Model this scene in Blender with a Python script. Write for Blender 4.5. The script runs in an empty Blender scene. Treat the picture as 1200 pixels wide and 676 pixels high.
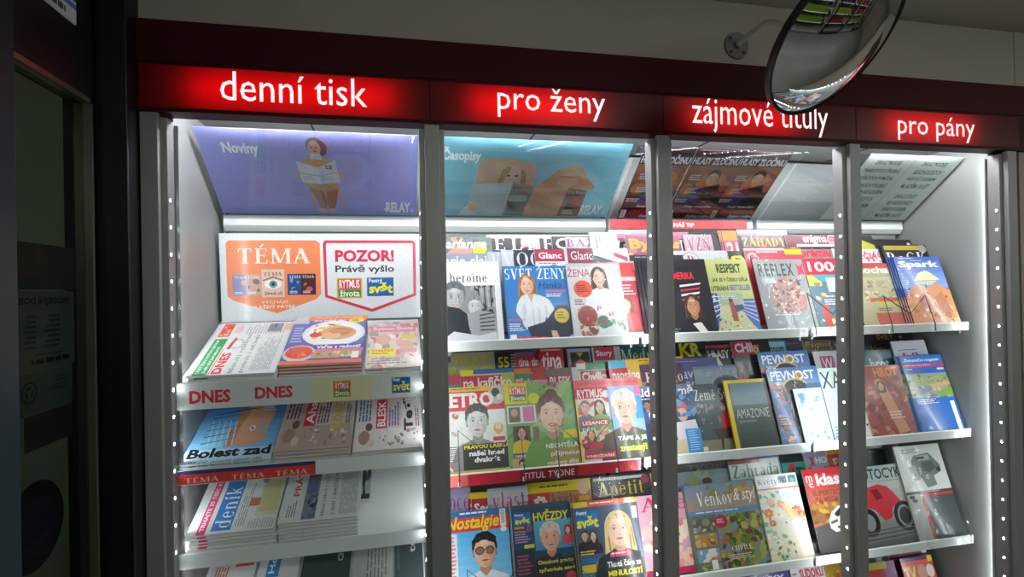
import bpy, math, random
from mathutils import Vector, Matrix
C = bpy.data.collections.new('newsstand'); bpy.context.scene.collection.children.link(C)
PI = math.pi
# ---------------------------------------------------------------- camera
F_PX, YAW, PIT, ROLL = 619.42, .2064, .0036, -.0189
CAM = Vector((0, -1.68, 1.55))
fw = Vector((math.sin(YAW)*math.cos(PIT), math.cos(YAW)*math.cos(PIT), math.sin(PIT)))
rt0 = Vector((math.cos(YAW), -math.sin(YAW), 0)); up0 = rt0.cross(fw)
rt = rt0*math.cos(ROLL)+up0*math.sin(ROLL); up = up0*math.cos(ROLL)-rt0*math.sin(ROLL)
cd = bpy.data.cameras.new('camera'); cam = bpy.data.objects.new('camera', cd); C.objects.link(cam)
cd.sensor_width = 36; cd.lens = F_PX*36/1200; cd.clip_start = .02
M = Matrix((rt, up, -fw)).transposed().to_4x4(); M.translation = CAM; cam.matrix_world = M
bpy.context.scene.camera = cam

def hit(x, y, p, n):
    """point of the photo's sight line (x, y) on the plane through p with normal n (used to take measurements)"""
    d = fw+rt*((x-600)/F_PX)+up*((338-y)/F_PX); p = Vector(p); n = Vector(n)
    return CAM+d*((p-CAM).dot(n)/d.dot(n))
def onD(x, y, d): return hit(x, y, (0, d, 0), (0, 1, 0))

# ---------------------------------------------------------------- materials
def lin(h):
    h = h.lstrip('#')
    if len(h) == 3: h = ''.join(c*2 for c in h)
    v = [int(h[i:i+2], 16)/255 for i in (0, 2, 4)]
    return tuple(c/12.92 if c <= .04045 else ((c+.055)/1.055)**2.4 for c in v)+(1,)
def mat(name, col='888', rough=.5, metal=0, coat=0, noise=0, nscale=30, emit=0, spec=.5):
    m = bpy.data.materials.new(name); m.use_nodes = True; nt = m.node_tree; b = nt.nodes['Principled BSDF']
    c = lin(col); b.inputs['Base Color'].default_value = c
    b.inputs['Roughness'].default_value = rough; b.inputs['Metallic'].default_value = metal
    b.inputs['Coat Weight'].default_value = coat; b.inputs['Coat Roughness'].default_value = .05
    b.inputs['Specular IOR Level'].default_value = spec
    if noise:
        tc = nt.nodes.new('ShaderNodeTexCoord'); nz = nt.nodes.new('ShaderNodeTexNoise'); nz.inputs['Scale'].default_value = nscale
        nz.inputs['Detail'].default_value = 4
        mx = nt.nodes.new('ShaderNodeMix'); mx.data_type = 'RGBA'
        mx.inputs['A'].default_value = tuple(x*(1-noise) for x in c[:3])+(1,); mx.inputs['B'].default_value = tuple(min(1, x*(1+noise)) for x in c[:3])+(1,)
        nt.links.new(tc.outputs['Object'], nz.inputs['Vector']); nt.links.new(nz.outputs['Fac'], mx.inputs['Factor'])
        nt.links.new(mx.outputs['Result'], b.inputs['Base Color'])
    if emit:
        b.inputs['Emission Color'].default_value = c; b.inputs['Emission Strength'].default_value = emit
    return m
def print_mat(name, rough, coat, crough=.05):
    m = bpy.data.materials.new(name); m.use_nodes = True; nt = m.node_tree; b = nt.nodes['Principled BSDF']
    a = nt.nodes.new('ShaderNodeAttribute'); a.attribute_name = 'Ink'
    nz = nt.nodes.new('ShaderNodeTexNoise'); nz.inputs['Scale'].default_value = 140; nz.inputs['Detail'].default_value = 3
    tc = nt.nodes.new('ShaderNodeTexCoord'); nt.links.new(tc.outputs['Object'], nz.inputs['Vector'])
    mr = nt.nodes.new('ShaderNodeMapRange'); mr.inputs['To Min'].default_value = .86; mr.inputs['To Max'].default_value = 1.1
    nt.links.new(nz.outputs['Fac'], mr.inputs['Value'])
    mx = nt.nodes.new('ShaderNodeVectorMath'); mx.operation = 'SCALE'
    nt.links.new(a.outputs['Color'], mx.inputs[0]); nt.links.new(mr.outputs['Result'], mx.inputs['Scale'])
    nt.links.new(mx.outputs['Vector'], b.inputs['Base Color'])
    b.inputs['Roughness'].default_value = rough; b.inputs['Coat Weight'].default_value = coat; b.inputs['Coat Roughness'].default_value = crough
    return m
GLOSSY = print_mat('printed_gloss', .32, .35, .12)
NEWS = print_mat('newsprint', .75, 0)
POST = print_mat('poster_print', .4, .9, .03)
MX = dict(
 alu=mat('brushed_aluminium', '8f8c8a', .5, .3, noise=.05, nscale=60), lip=mat('white_enamel', 'd9dedd', .28, 0, .3),
 wall=mat('grey_laminate', '8b8d8b', .42, 0, noise=.03, nscale=8), page=mat('paper_edge', 'd8d6d0', .8, noise=.08, nscale=200),
 spine=mat('dark_spine', '3c3a40', .5), bulk=mat('painted_plaster', '9a8f86', .8, noise=.06, nscale=5), ceil=mat('ceiling_paint', 'a8a198', .8, noise=.04, nscale=4),
 red=mat('dark_red_panel', '3a040c', .5, 0, 0, spec=.15), black=mat('black_frame', '0b0c0f', .4), teal=mat('teal_paint', '04222a', .5, noise=.1),
 wire=mat('steel_wire', '4c4c50', .35, .7), dark=mat('dark_rubber', '111214', .6), floor=mat('terrazzo', '6a6864', .35, noise=.25, nscale=40),
 mirror=mat('mirror_acrylic', 'f0f2f2', .02, 1), rim=mat('black_rim', '0d0d0e', .35), flange=mat('grey_flange', '6a6664', .5, noise=.15, nscale=80), arm=mat('painted_arm', 'b5aea6', .45),
 chrome=mat('brass_edge', '8d8a78', .3, .8), plate=mat('grey_plate', '8b8e8e', .4, .2))
def glass_mat(name, tint, refl_rough=.02, body=.0, bodycol='fff', ior=1.5, rs=1.0):
    m = bpy.data.materials.new(name); m.use_nodes = True; nt = m.node_tree; nt.nodes.clear()
    o = nt.nodes.new('ShaderNodeOutputMaterial'); t = nt.nodes.new('ShaderNodeBsdfTransparent'); t.inputs['Color'].default_value = lin(tint)
    g = nt.nodes.new('ShaderNodeBsdfGlossy'); g.inputs['Roughness'].default_value = refl_rough
    lw = nt.nodes.new('ShaderNodeLayerWeight'); pw = nt.nodes.new('ShaderNodeMath'); pw.operation = 'POWER'; pw.inputs[1].default_value = 4.0
    nt.links.new(lw.outputs['Facing'], pw.inputs[0]); lw.inputs['Blend'].default_value = .5
    f = nt.nodes.new('ShaderNodeMath'); f.operation = 'MULTIPLY_ADD'; f.inputs[1].default_value = .9; f.inputs[2].default_value = ((ior-1)/(ior+1))**2; nt.links.new(pw.outputs[0], f.inputs[0])
    x = nt.nodes.new('ShaderNodeMixShader'); mu = nt.nodes.new('ShaderNodeMath'); mu.operation = 'MULTIPLY'; mu.inputs[1].default_value = rs
    d = nt.nodes.new('ShaderNodeBsdfDiffuse'); d.inputs['Color'].default_value = lin(bodycol); y = nt.nodes.new('ShaderNodeMixShader'); y.inputs['Fac'].default_value = body
    nt.links.new(t.outputs[0], y.inputs[1]); nt.links.new(d.outputs[0], y.inputs[2])
    nt.links.new(f.outputs[0], mu.inputs[0]); nt.links.new(mu.outputs[0], x.inputs['Fac']); nt.links.new(y.outputs[0], x.inputs[1]); nt.links.new(g.outputs[0], x.inputs[2]); nt.links.new(x.outputs[0], o.inputs[0])
    return m
ACRYL = glass_mat('clear_acrylic', 'eef2f2'); FILM = glass_mat('plastic_film', 'f6f8f8', .10, .02, ior=1.3, rs=.7); DGLASS = glass_mat('door_glass', 'b4bcb6', .02, .02, '556', rs=.07)
def red_light_mat():
    m = bpy.data.materials.new('backlit_red_acrylic'); m.use_nodes = True; nt = m.node_tree; nt.nodes.clear()
    o = nt.nodes.new('ShaderNodeOutputMaterial'); t = nt.nodes.new('ShaderNodeBsdfTranslucent'); t.inputs['Color'].default_value = lin('dc1a34')
    b = nt.nodes.new('ShaderNodeBsdfPrincipled'); b.inputs['Base Color'].default_value = lin('5a0812'); b.inputs['Roughness'].default_value = .3
    x = nt.nodes.new('ShaderNodeMixShader'); x.inputs['Fac'].default_value = .5
    nt.links.new(t.outputs[0], x.inputs[1]); nt.links.new(b.outputs[0], x.inputs[2]); nt.links.new(x.outputs[0], o.inputs[0]); return m
REDLIT = red_light_mat()
def emit_mat(name, col, s):
    m = bpy.data.materials.new(name); m.use_nodes = True; nt = m.node_tree; nt.nodes.clear()
    o = nt.nodes.new('ShaderNodeOutputMaterial'); e = nt.nodes.new('ShaderNodeEmission'); e.inputs['Color'].default_value = lin(col); e.inputs['Strength'].default_value = s
    nt.links.new(e.outputs[0], o.inputs[0]); return m
LED = emit_mat('led_chip', 'f2faff', 150); TUBE = emit_mat('fluorescent_tube', 'f4f8ff', 95); LETTER = emit_mat('lit_letter', 'fff0ee', 1.15)
ROOM = emit_mat('ceiling_fixture_glow', 'f4f2ea', 15); SHOPLT = emit_mat('shop_light', 'e8f6f2', 14)

# ---------------------------------------------------------------- mesh helpers
class MB:
    def __init__(s): s.v = []; s.f = []; s.m = []; s.c = []
    def poly(s, pts, mi=0, col=None):
        n = len(s.v); s.v += [tuple(p) for p in pts]; s.f.append(tuple(range(n, n+len(pts)))); s.m.append(mi); s.c.append(col)
    def mesh(s, vs, fs, mi=0):
        n = len(s.v); s.v += [tuple(p) for p in vs]
        for f in fs: s.f.append(tuple(n+i for i in f)); s.m.append(mi); s.c.append(None)
    def box(s, x0, x1, y0, y1, z0, z1, mi=0):
        vs = [(x, y, z) for x in (x0, x1) for y in (y0, y1) for z in (z0, z1)]
        s.mesh(vs, [(0, 1, 3, 2), (4, 6, 7, 5), (0, 4, 5, 1), (2, 3, 7, 6), (0, 2, 6, 4), (1, 5, 7, 3)], mi)
    def frame_box(s, O, U, V, N, w, h, t, mi=0):
        vs = [O+U*a+V*b+N*c for a in (0, w) for b in (0, h) for c in (-t, 0)]
        s.mesh(vs, [(0, 1, 3, 2), (4, 6, 7, 5), (0, 4, 5, 1), (2, 3, 7, 6), (0, 2, 6, 4), (1, 5, 7, 3)], mi)
    def prism_x(s, prof, x0, x1, mi=0):
        n = len(prof); vs = [(x0, y, z) for y, z in prof]+[(x1, y, z) for y, z in prof]
        fs = [tuple(range(n)), tuple(range(2*n-1, n-1, -1))]+[(i, i+n, (i+1) % n+n, (i+1) % n) for i in range(n)]
        s.mesh(vs, fs, mi)
    def tube(s, pts, r, seg=8, mi=0):
        pts = [Vector(p) for p in pts]; rings = []; n0 = len(s.v)
        for i, p in enumerate(pts):
            d = (pts[min(i+1, len(pts)-1)]-pts[max(i-1, 0)]).normalized()
            a = d.cross(Vector((0, 0, 1)) if abs(d.z) < .9 else Vector((0, 1, 0))).normalized(); b = d.cross(a)
            for k in range(seg):
                t = 2*PI*k/seg; s.v.append(tuple(p+a*r*math.cos(t)+b*r*math.sin(t)))
        for i in range(len(pts)-1):
            for k in range(seg):
                s.f.append((n0+i*seg+k, n0+i*seg+(k+1) % seg, n0+(i+1)*seg+(k+1) % seg, n0+(i+1)*seg+k)); s.m.append(mi); s.c.append(None)
        s.f.append(tuple(n0+k for k in range(seg))); s.m.append(mi); s.c.append(None)
        s.f.append(tuple(n0+(len(pts)-1)*seg+k for k in reversed(range(seg)))); s.m.append(mi); s.c.append(None)
    def lathe(s, prof, O, A, seg=48, mi=0, smooth=False):
        """prof: (radius, height along A)"""
        A = Vector(A).normalized(); B = A.cross(Vector((0, 0, 1)) if abs(A.z) < .9 else Vector((1, 0, 0))).normalized(); D = A.cross(B); O = Vector(O); n0 = len(s.v)
        for r, h in prof:
            for k in range(seg):
                t = 2*PI*k/seg; s.v.append(tuple(O+A*h+(B*math.cos(t)+D*math.sin(t))*r))
        for i in range(len(prof)-1):
            for k in range(seg):
                s.f.append((n0+i*seg+k, n0+i*seg+(k+1) % seg, n0+(i+1)*seg+(k+1) % seg, n0+(i+1)*seg+k)); s.m.append(mi); s.c.append(None)
    def build(s, name, mats, parent=None, smooth=False, bevel=0, origin=None):
        me = bpy.data.meshes.new(name)
        o3 = Vector(origin) if origin is not None else Vector((0, 0, 0))
        me.from_pydata([tuple(Vector(v)-o3) for v in s.v], [], s.f)
        for m in (mats if isinstance(mats, (list, tuple)) else [mats]): me.materials.append(m)
        me.polygons.foreach_set('material_index', s.m)
        if any(c is not None for c in s.c):
            at = me.color_attributes.new('Ink', 'FLOAT_COLOR', 'CORNER'); buf = []
            for f, c in zip(s.f, s.c): buf += list(c or (.8, .8, .8, 1))*len(f)
            at.data.foreach_set('color', buf)
        if smooth: me.polygons.foreach_set('use_smooth', [True]*len(s.f))
        me.update()
        o = bpy.data.objects.new(name, me); C.objects.link(o)
        if parent:
            o.parent = parent; o.location = o3-Vector(parent.location)
        else: o.location = o3
        if bevel:
            b = o.modifiers.new('bevel', 'BEVEL'); b.width = bevel; b.segments = 2; b.limit_method = 'ANGLE'
        return o
def tag(o, label=None, cat=None, group=None, kind=None):
    if label: o['label'] = label
    if cat: o['category'] = cat
    if group: o['group'] = group
    if kind: o['kind'] = kind
    return o
def thing(name, label, cat, loc, group=None):
    o = bpy.data.objects.new(name, None); C.objects.link(o); o.location = loc; o.empty_display_size = .05
    return tag(o, label, cat, group)
def copy_tree(o, off, label=None, group=None):
    c = o.copy(); C.objects.link(c); c.location = Vector(o.location)+Vector(off)
    for ch in list(o.children):
        k = ch.copy(); C.objects.link(k); k.parent = c
    if label: c['label'] = label
    if group: c['group'] = group
    return c

# ---------------------------------------------------------------- lettering
_tc = {}
def sans(txt, style=''):
    key = (txt, style)
    if key in _tc: return _tc[key]
    cu = bpy.data.curves.new('t', 'FONT'); cu.body = txt; cu.resolution_u = 2
    if 'b' in style: cu.offset = .022
    if 'B' in style: cu.offset = .04
    if 't' in style: cu.offset = -.012
    if 'i' in style: cu.shear = .28
    if 'w' in style: cu.space_character = 1.25
    ob = bpy.data.objects.new('t', cu); me = bpy.data.meshes.new_from_object(ob)
    vs = [(v.co.x, v.co.y) for v in me.vertices]; ps = [[vs[i] for i in p.vertices] for p in me.polygons]
    bpy.data.objects.remove(ob); bpy.data.meshes.remove(me); bpy.data.curves.remove(cu)
    _tc[key] = ps; return ps
W, t_ = .17, .055
def _L(x0, y0, x1, y1, w):
    dx, dy = x1-x0, y1-y0
    if abs(dy) > abs(dx)*.3: h = w/2*(math.hypot(dx, dy)/max(abs(dy), 1e-6) if abs(dy) > 1e-6 else 1); return [(x0-h, y0), (x0+h, y0), (x1+h, y1), (x1-h, y1)]
    n = math.hypot(dx, dy); a, b = -dy/n*w/2, dx/n*w/2
    return [(x0-a, y0-b), (x0+a, y0+b), (x1+a, y1+b), (x1-a, y1-b)]
def _S(x, y, h=.15): return [(x-h, y), (x+h, y), (x+h, y+(t_ if y < .5 or y in (.7,) and 0 else -t_)), (x-h, y+(t_ if y < .5 else -t_))]
def _A(cx, cy, rx, ry, a0, a1, w=W, t=t_):
    out = []; n = 14
    for i in range(n):
        q = []
        for j in (i, i+1):
            a = math.radians(a0+(a1-a0)*j/n); th = t+(w-t)*abs(math.cos(a))
            q.append(((rx*math.cos(a), ry*math.sin(a)), ((rx-th*abs(math.cos(a))-t*.3)*math.cos(a), (ry-max(t, th*.35))*math.sin(a))))
        out.append([(cx+q[0][0][0], cy+q[0][0][1]), (cx+q[1][0][0], cy+q[1][0][1]), (cx+q[1][1][0], cy+q[1][1][1]), (cx+q[0][1][0], cy+q[0][1][1])])
    return out
def _st(x, y0, y1, top=1, bot=1, w=W, s=.15):
    o = [_L(x, y0, x, y1, w)]
    if bot: o.append(_S(x, y0, s))
    if top == 1: o.append([(x-s, y1-t_), (x+s, y1-t_), (x+s, y1), (x-s, y1)])
    if top == 2: o.append([(x-s, y1-t_), (x, y1-t_), (x, y1), (x-s, y1-.02)])
    return o
def _bar(x0, x1, y): return [[(x0, y-t_/2), (x1, y-t_/2), (x1, y+t_/2), (x0, y+t_/2)]]
GL = {
 'A': (.86, [_L(.1, 0, .42, 1, t_+.02), _L(.4, 1, .74, 0, W+.02), _S(.1, 0, .11), _S(.74, 0)]+_bar(.2, .62, .33)),
 'E': (.72, _st(.2, 0, 1)+_bar(.2, .62, .97)+_bar(.2, .52, .52)+_bar(.2, .65, .03)+[_L(.61, .97, .61, .78, t_), _L(.64, .03, .64, .24, t_), _L(.51, .62, .51, .42, t_)]),
 'F': (.66, _st(.2, 0, 1)+_bar(.2, .62, .97)+_bar(.2, .52, .52)+[_L(.61, .97, .61, .78, t_), _L(.51, .62, .51, .42, t_)]),
 'L': (.68, _st(.2, 0, 1)+_bar(.2, .62, .03)+[_L(.62, .03, .62, .26, t_)]),
 'M': (1.08, _st(.14, 0, 1, w=t_+.01, s=.12)+_st(.92, 0, 1)+[_L(.16, 1, .5, .05, W), _L(.5, .05, .86, 1, t_)]),
 'N': (.9, _st(.16, 0, 1, w=t_+.01, s=.13)+_st(.76, 0, 1, bot=0, w=t_+.01, s=.13)+[_L(.18, 1, .74, 0, W)]),
 'O': (.86, _A(.43, .5, .39, .51, 0, 360)), 'G': (.88, _A(.43, .5, .39, .51, 40, 330)+_st(.74, .02, .45, bot=0)),
 'U': (.88, _st(.2, .3, 1, bot=0)+_st(.72, .3, 1, bot=0, w=t_+.01, s=.12)+_A(.44, .32, .32, .34, 180, 360, .15)),
 'V': (.84, [_L(.16, 1, .43, 0, W+.01), _L(.43, 0, .72, 1, t_), _S(.16, 1), _S(.72, 1, .11)]),
 'T': (.76, _st(.38, 0, 1, top=0)+_bar(.05, .71, .97)+[_L(.06, .97, .06, .76, t_), _L(.7, .97, .7, .76, t_)]),
 'S': (.66, _A(.33, .75, .25, .26, 30, 270, .13)+_A(.33, .26, .27, .27, 90, -150, .13)),
 'Z': (.74, _bar(.08, .66, .97)+_bar(.06, .68, .03)+[_L(.12, .03, .6, .97, W), _L(.1, .97, .1, .78, t_), _L(.66, .03, .66, .24, t_)]),
 'Y': (.84, [_L(.14, 1, .42, .48, W), _L(.42, .48, .72, 1, t_), _S(.14, 1), _S(.72, 1, .1)]+_st(.42, 0, .5, top=0)),
 'H': (.92, _st(.2, 0, 1)+_st(.72, 0, 1)+_bar(.2, .72, .52)), 'D': (.86, _st(.2, 0, 1)+_A(.3, .5, .48, .5, -90, 90)), 'P': (.72, _st(.2, 0, 1)+_A(.3, .72, .34, .28, -90, 90, .15)),
 'R': (.84, _st(.2, 0, 1)+_A(.3, .74, .34, .26, -90, 90, .15)+[_L(.36, .5, .7, 0, W), _S(.7, 0, .1)]), 'B': (.74, _st(.2, 0, 1)+_A(.3, .75, .3, .25, -90, 90, .14)+_A(.3, .27, .36, .27, -90, 90, .15)),
 'K': (.86, _st(.2, 0, 1)+[_L(.26, .42, .66, 1, t_), _L(.38, .56, .74, 0, W), _S(.66, 1, .1), _S(.74, 0, .1)]), 'X': (.84, [_L(.12, 1, .7, 0, W), _L(.14, 0, .68, 1, t_), _S(.12, 1, .1), _S(.7, 0, .1)]),
 'a': (.6, _st(.44, .03, .5, top=0, bot=0, w=.13)+_A(.28, .5, .21, .2, 0, 150, .1)+_A(.24, .19, .19, .2, 0, 360, .12)), 'c': (.56, _A(.3, .34, .25, .36, 45, 320, .14)),
 'd': (.68, _st(.52, 0, 1, top=2, w=.13, s=.1)+_A(.3, .34, .25, .36, 0, 360, .13)), 'e': (.6, _A(.3, .34, .26, .36, 0, 325, .14)+_bar(.08, .54, .4)), 'h': (.72, _st(.16, 0, 1, top=2, w=.13, s=.12)+_st(.54, 0, .45, top=0, w=.13, s=.12)+_A(.35, .45, .25, .25, 0, 170, .13)),
 'i': (.36, _st(.18, 0, .68, top=2, w=.13, s=.12)+_A(.18, .9, .08, .08, 0, 360, .08)), 'k': (.7, _st(.16, 0, 1, top=2, w=.13, s=.12)+[_L(.22, .3, .52, .68, t_), _L(.32, .4, .58, 0, .13), _S(.58, 0, .1)]), 'l': (.36, _st(.18, 0, 1, top=2, w=.13, s=.12)),
 'n': (.72, _st(.16, 0, .68, top=2, w=.13, s=.12)+_st(.54, 0, .45, top=0, w=.13, s=.12)+_A(.35, .45, .25, .25, 0, 170, .13)), 'o': (.62, _A(.3, .34, .26, .36, 0, 360, .14)), 'p': (.68, _st(.16, -.3, .68, top=2, w=.13, s=.12)+_A(.38, .34, .25, .36, 0, 360, .13)),
 'r': (.5, _st(.16, 0, .68, top=2, w=.13, s=.12)+_A(.33, .5, .15, .18, 40, 170, .1)), 's': (.48, _A(.24, .5, .17, .19, 30, 270, .1)+_A(.24, .17, .18, .19, 90, -150, .1)), 't': (.42, _st(.2, .04, .9, top=0, bot=0, w=.13)+_bar(.06, .38, .66)+_A(.3, .12, .14, .12, 180, 330, .1)),
 'u': (.7, _st(.16, .2, .68, top=2, bot=0, w=.13, s=.12)+_st(.54, 0, .68, top=2, w=.13, s=.1)+_A(.34, .22, .24, .24, 190, 350, .13)), 'v': (.62, [_L(.12, .68, .32, 0, .13), _L(.32, 0, .54, .68, t_), [(.0, .63), (.24, .63), (.24, .68), (0, .68)], [(.44, .63), (.64, .63), (.64, .68), (.44, .68)]]),
 'm': (1.06, _st(.16, 0, .68, top=2, w=.13, s=.12)+_st(.52, 0, .45, top=0, w=.13, s=.1)+_st(.88, 0, .45, top=0, w=.13, s=.1)+_A(.34, .45, .24, .25, 0, 170, .13)+_A(.7, .45, .24, .25, 0, 170, .13)),
 'z': (.56, _bar(.06, .5, .65)+_bar(.04, .52, .03)+[_L(.1, .03, .44, .65, .13)]), 'y': (.62, [_L(.12, .68, .33, 0, .13), _L(.2, -.3, .54, .68, t_), [(.0, .63), (.24, .63), (.24, .68), (0, .68)]]), ' ': (.35, []),
}
BASE = dict(zip('ÁÉÍÝĚŠČŘŽáéíýěščřžů', 'AEIYESCRZaeiyescrzu')); GL['I'] = (.4, _st(.2, 0, 1)); GL['C'] = (.8, _A(.43, .5, .39, .51, 45, 315)); GL['g'] = (.62, _A(.3, .4, .24, .28, 0, 360, .12)+_A(.3, -.1, .26, .18, 0, 360, .08)+_bar(.4, .6, .66))
def serif(txt, style=''):
    key = (txt, style+'S')
    if key in _tc: return _tc[key]
    x = 0; out = []
    for ch in txt:
        b = BASE.get(ch, ch)
        if b not in GL: b = 'o' if b.islower() else 'O'
        w, ps = GL[b]; top = 1.08 if b.isupper() else .78
        out += [[(x+p[0]+(p[1]*.25 if 'i' in style else 0), p[1]) for p in q] for q in ps]
        if ch in 'ÁÉÍÝáéíý': out.append([(x+w/2-.06, top), (x+w/2+.02, top), (x+w/2+.16, top+.2), (x+w/2+.04, top+.2)])
        elif ch in 'ĚŠČŘŽěščřž': out += [[(x+w/2-.15, top+.16), (x+w/2-.06, top+.16), (x+w/2+.03, top), (x+w/2-.03, top)], [(x+w/2+.15, top+.16), (x+w/2+.06, top+.16), (x+w/2-.03, top), (x+w/2+.03, top)]]
        x += w+(.08 if 'w' not in style else .3)
    _tc[key] = out; return out
def clip(pts, x0, y0, x1, y1):
    for ax, lim, sg in ((0, x0, 1), (0, x1, -1), (1, y0, 1), (1, y1, -1)):
        out = []; n = len(pts)
        for i in range(n):
            a, b = pts[i], pts[(i+1) % n]; ia = (a[ax]-lim)*sg >= 0; ib = (b[ax]-lim)*sg >= 0
            if ia: out.append(a)
            if ia != ib:
                t = (lim-a[ax])/(b[ax]-a[ax]); out.append((a[0]+(b[0]-a[0])*t, a[1]+(b[1]-a[1])*t))
        pts = out
        if len(pts) < 3: return None
    return pts
class Art:
    """flat printed artwork: x 0..1 across, y 0..H downwards, both in widths"""
    def __init__(s, H, bg): s.H = H; s.q = []; s.rnd = random.Random(len(bg)*7+int(H*991)); s.R(0, 0, 1, H, bg)
    def P(s, pts, col):
        c = clip(list(pts), 0, 0, 1, s.H)
        if c: s.q.append((c, lin(col)))
        return s
    def R(s, x0, y0, x1, y1, col): return s.P([(x0, y0), (x1, y0), (x1, y1), (x0, y1)], col)
    def E(s, cx, cy, rx, ry, col, rot=0, n=18, a0=0, a1=360):
        ca, sa = math.cos(rot), math.sin(rot)
        return s.P([(cx+rx*math.cos(t)*ca-ry*math.sin(t)*sa, cy+rx*math.cos(t)*sa+ry*math.sin(t)*ca) for t in [math.radians(a0+(a1-a0)*i/n) for i in range(n)]], col)
    def T(s, txt, x0, y0, x1, y1, col, style='b'):
        ps = serif(txt, style) if 'S' in style else sans(txt, style)
        if not ps: return s
        ax = [p[0] for q in ps for p in q]; ay = [p[1] for q in ps for p in q]; a0, a1, b0, b1 = min(ax), max(ax), min(ay), max(ay)
        l = lin(col)
        for q in ps:
            pp = [(x0+(p[0]-a0)/(a1-a0)*(x1-x0), y1-(p[1]-b0)/(b1-b0)*(y1-y0)) for p in q]
            c = clip(pp, 0, 0, 1, s.H)
            if c: s.q.append((c, l, 1))
        return s
    def grad(s, x0, y0, x1, y1, c0, c1, n=8):
        a, b = lin(c0), lin(c1)
        for i in range(n):
            t = (i+.5)/n; ya, yb = y0+(y1-y0)*i/n, y0+(y1-y0)*(i+1)/n
            s.q.append(([(x0, ya), (x1, ya), (x1, yb), (x0, yb)], tuple(a[k]*(1-t)+b[k]*t for k in range(4))))
        return s
    def busy(s, x0, y0, x1, y1, cols, n=40, size=.08, seed=1):
        r = random.Random(seed)
        for i in range(n):
            cx, cy = r.uniform(x0, x1), r.uniform(y0, y1); a = size*r.uniform(.4, 1.1); b = a*r.uniform(.4, 1); ro = r.uniform(0, PI); k = r.randint(5, 9)
            pts = [(cx+a*math.cos(2*PI*j/k)*math.cos(ro)-b*math.sin(2*PI*j/k)*math.sin(ro), cy+a*math.cos(2*PI*j/k)*math.sin(ro)+b*math.sin(2*PI*j/k)*math.cos(ro)) for j in range(k)]
            c = clip(pts, max(0, x0), max(0, y0), min(1, x1), min(s.H, y1))
            if c: s.q.append((c, lin(r.choice(cols))))
        return s
    def lines(s, x0, y0, x1, y1, n, col, th=.5, seed=3):
        r = random.Random(seed); dy = (y1-y0)/n
        for i in range(n):
            x = x0; e = x0+(x1-x0)*r.uniform(.65, 1)
            while x < e-.005:
                w = (x1-x0)*r.uniform(.06, .22); s.R(x, y0+dy*i, min(x+w, e), y0+dy*(i+th), col); x += w+(x1-x0)*.025
        return s
    def flower(s, cx, cy, r, c1, c2='f2d060', k=7):
        for i in range(k):
            a = 2*PI*i/k+cx*9; s.E(cx+r*.6*math.cos(a), cy+r*.6*math.sin(a), r*.5, r*.36, c1, a, 9)
        return s.E(cx, cy, r*.28, r*.28, c2, 0, 8)
    def face(s, cx, cy, r, skin='e2b596', hair='6b4630', kind='long', top='445', body=1, glasses=0, age=0, dark=None, smile=1):
        sh = dark or 'b98a6c'; i0_ = len(s.q)
        if kind == 'long':
            s.E(cx, cy-.1*r, 1.02*r, 1.18*r, hair); s.P([(cx-1.0*r, cy-.2*r), (cx-1.15*r, cy+1.5*r), (cx-.2*r, cy+1.6*r), (cx+.3*r, cy+1.6*r), (cx+1.15*r, cy+1.5*r), (cx+1.0*r, cy-.2*r)], hair)
        if kind == 'up': s.E(cx, cy-.25*r, .95*r, 1.1*r, hair); s.E(cx+.1*r, cy-1.2*r, .42*r, .35*r, hair)
        if kind == 'short': s.E(cx, cy-.3*r, .92*r, 1.0*r, hair); s.P([(cx-.9*r, cy-.3*r), (cx-.86*r, cy+.3*r), (cx+.86*r, cy+.3*r), (cx+.9*r, cy-.3*r)], hair)
        if body:
            s.P([(cx-.38*r, cy+.5*r), (cx-.42*r, cy+1.5*r), (cx+.42*r, cy+1.5*r), (cx+.38*r, cy+.5*r)], sh)
            s.P([(cx-.4*r, cy+1.2*r), (cx-1.6*r, cy+1.65*r), (cx-2.0*r, cy+2.6*r), (cx-2.1*r, cy+4*r), (cx+2.1*r, cy+4*r), (cx+2.0*r, cy+2.6*r), (cx+1.6*r, cy+1.65*r), (cx+.4*r, cy+1.2*r), (cx, cy+1.6*r)], top)
        s.E(cx-.76*r, cy+.05*r, .12*r, .24*r, sh, 0, 8).E(cx+.76*r, cy+.05*r, .12*r, .24*r, sh, 0, 8)
        s.P([(cx-.74*r, cy-.45*r), (cx-.77*r, cy+.1*r), (cx-.66*r, cy+.58*r), (cx-.34*r, cy+.95*r), (cx, cy+1.06*r), (cx+.34*r, cy+.95*r), (cx+.66*r, cy+.58*r), (cx+.77*r, cy+.1*r), (cx+.74*r, cy-.45*r), (cx+.5*r, cy-.85*r), (cx, cy-1.0*r), (cx-.5*r, cy-.85*r)], skin)
        s.P([(cx+.74*r, cy-.45*r), (cx+.77*r, cy+.1*r), (cx+.66*r, cy+.58*r), (cx+.34*r, cy+.95*r), (cx+.44*r, cy+.4*r), (cx+.5*r, cy-.3*r)], sh)
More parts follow.
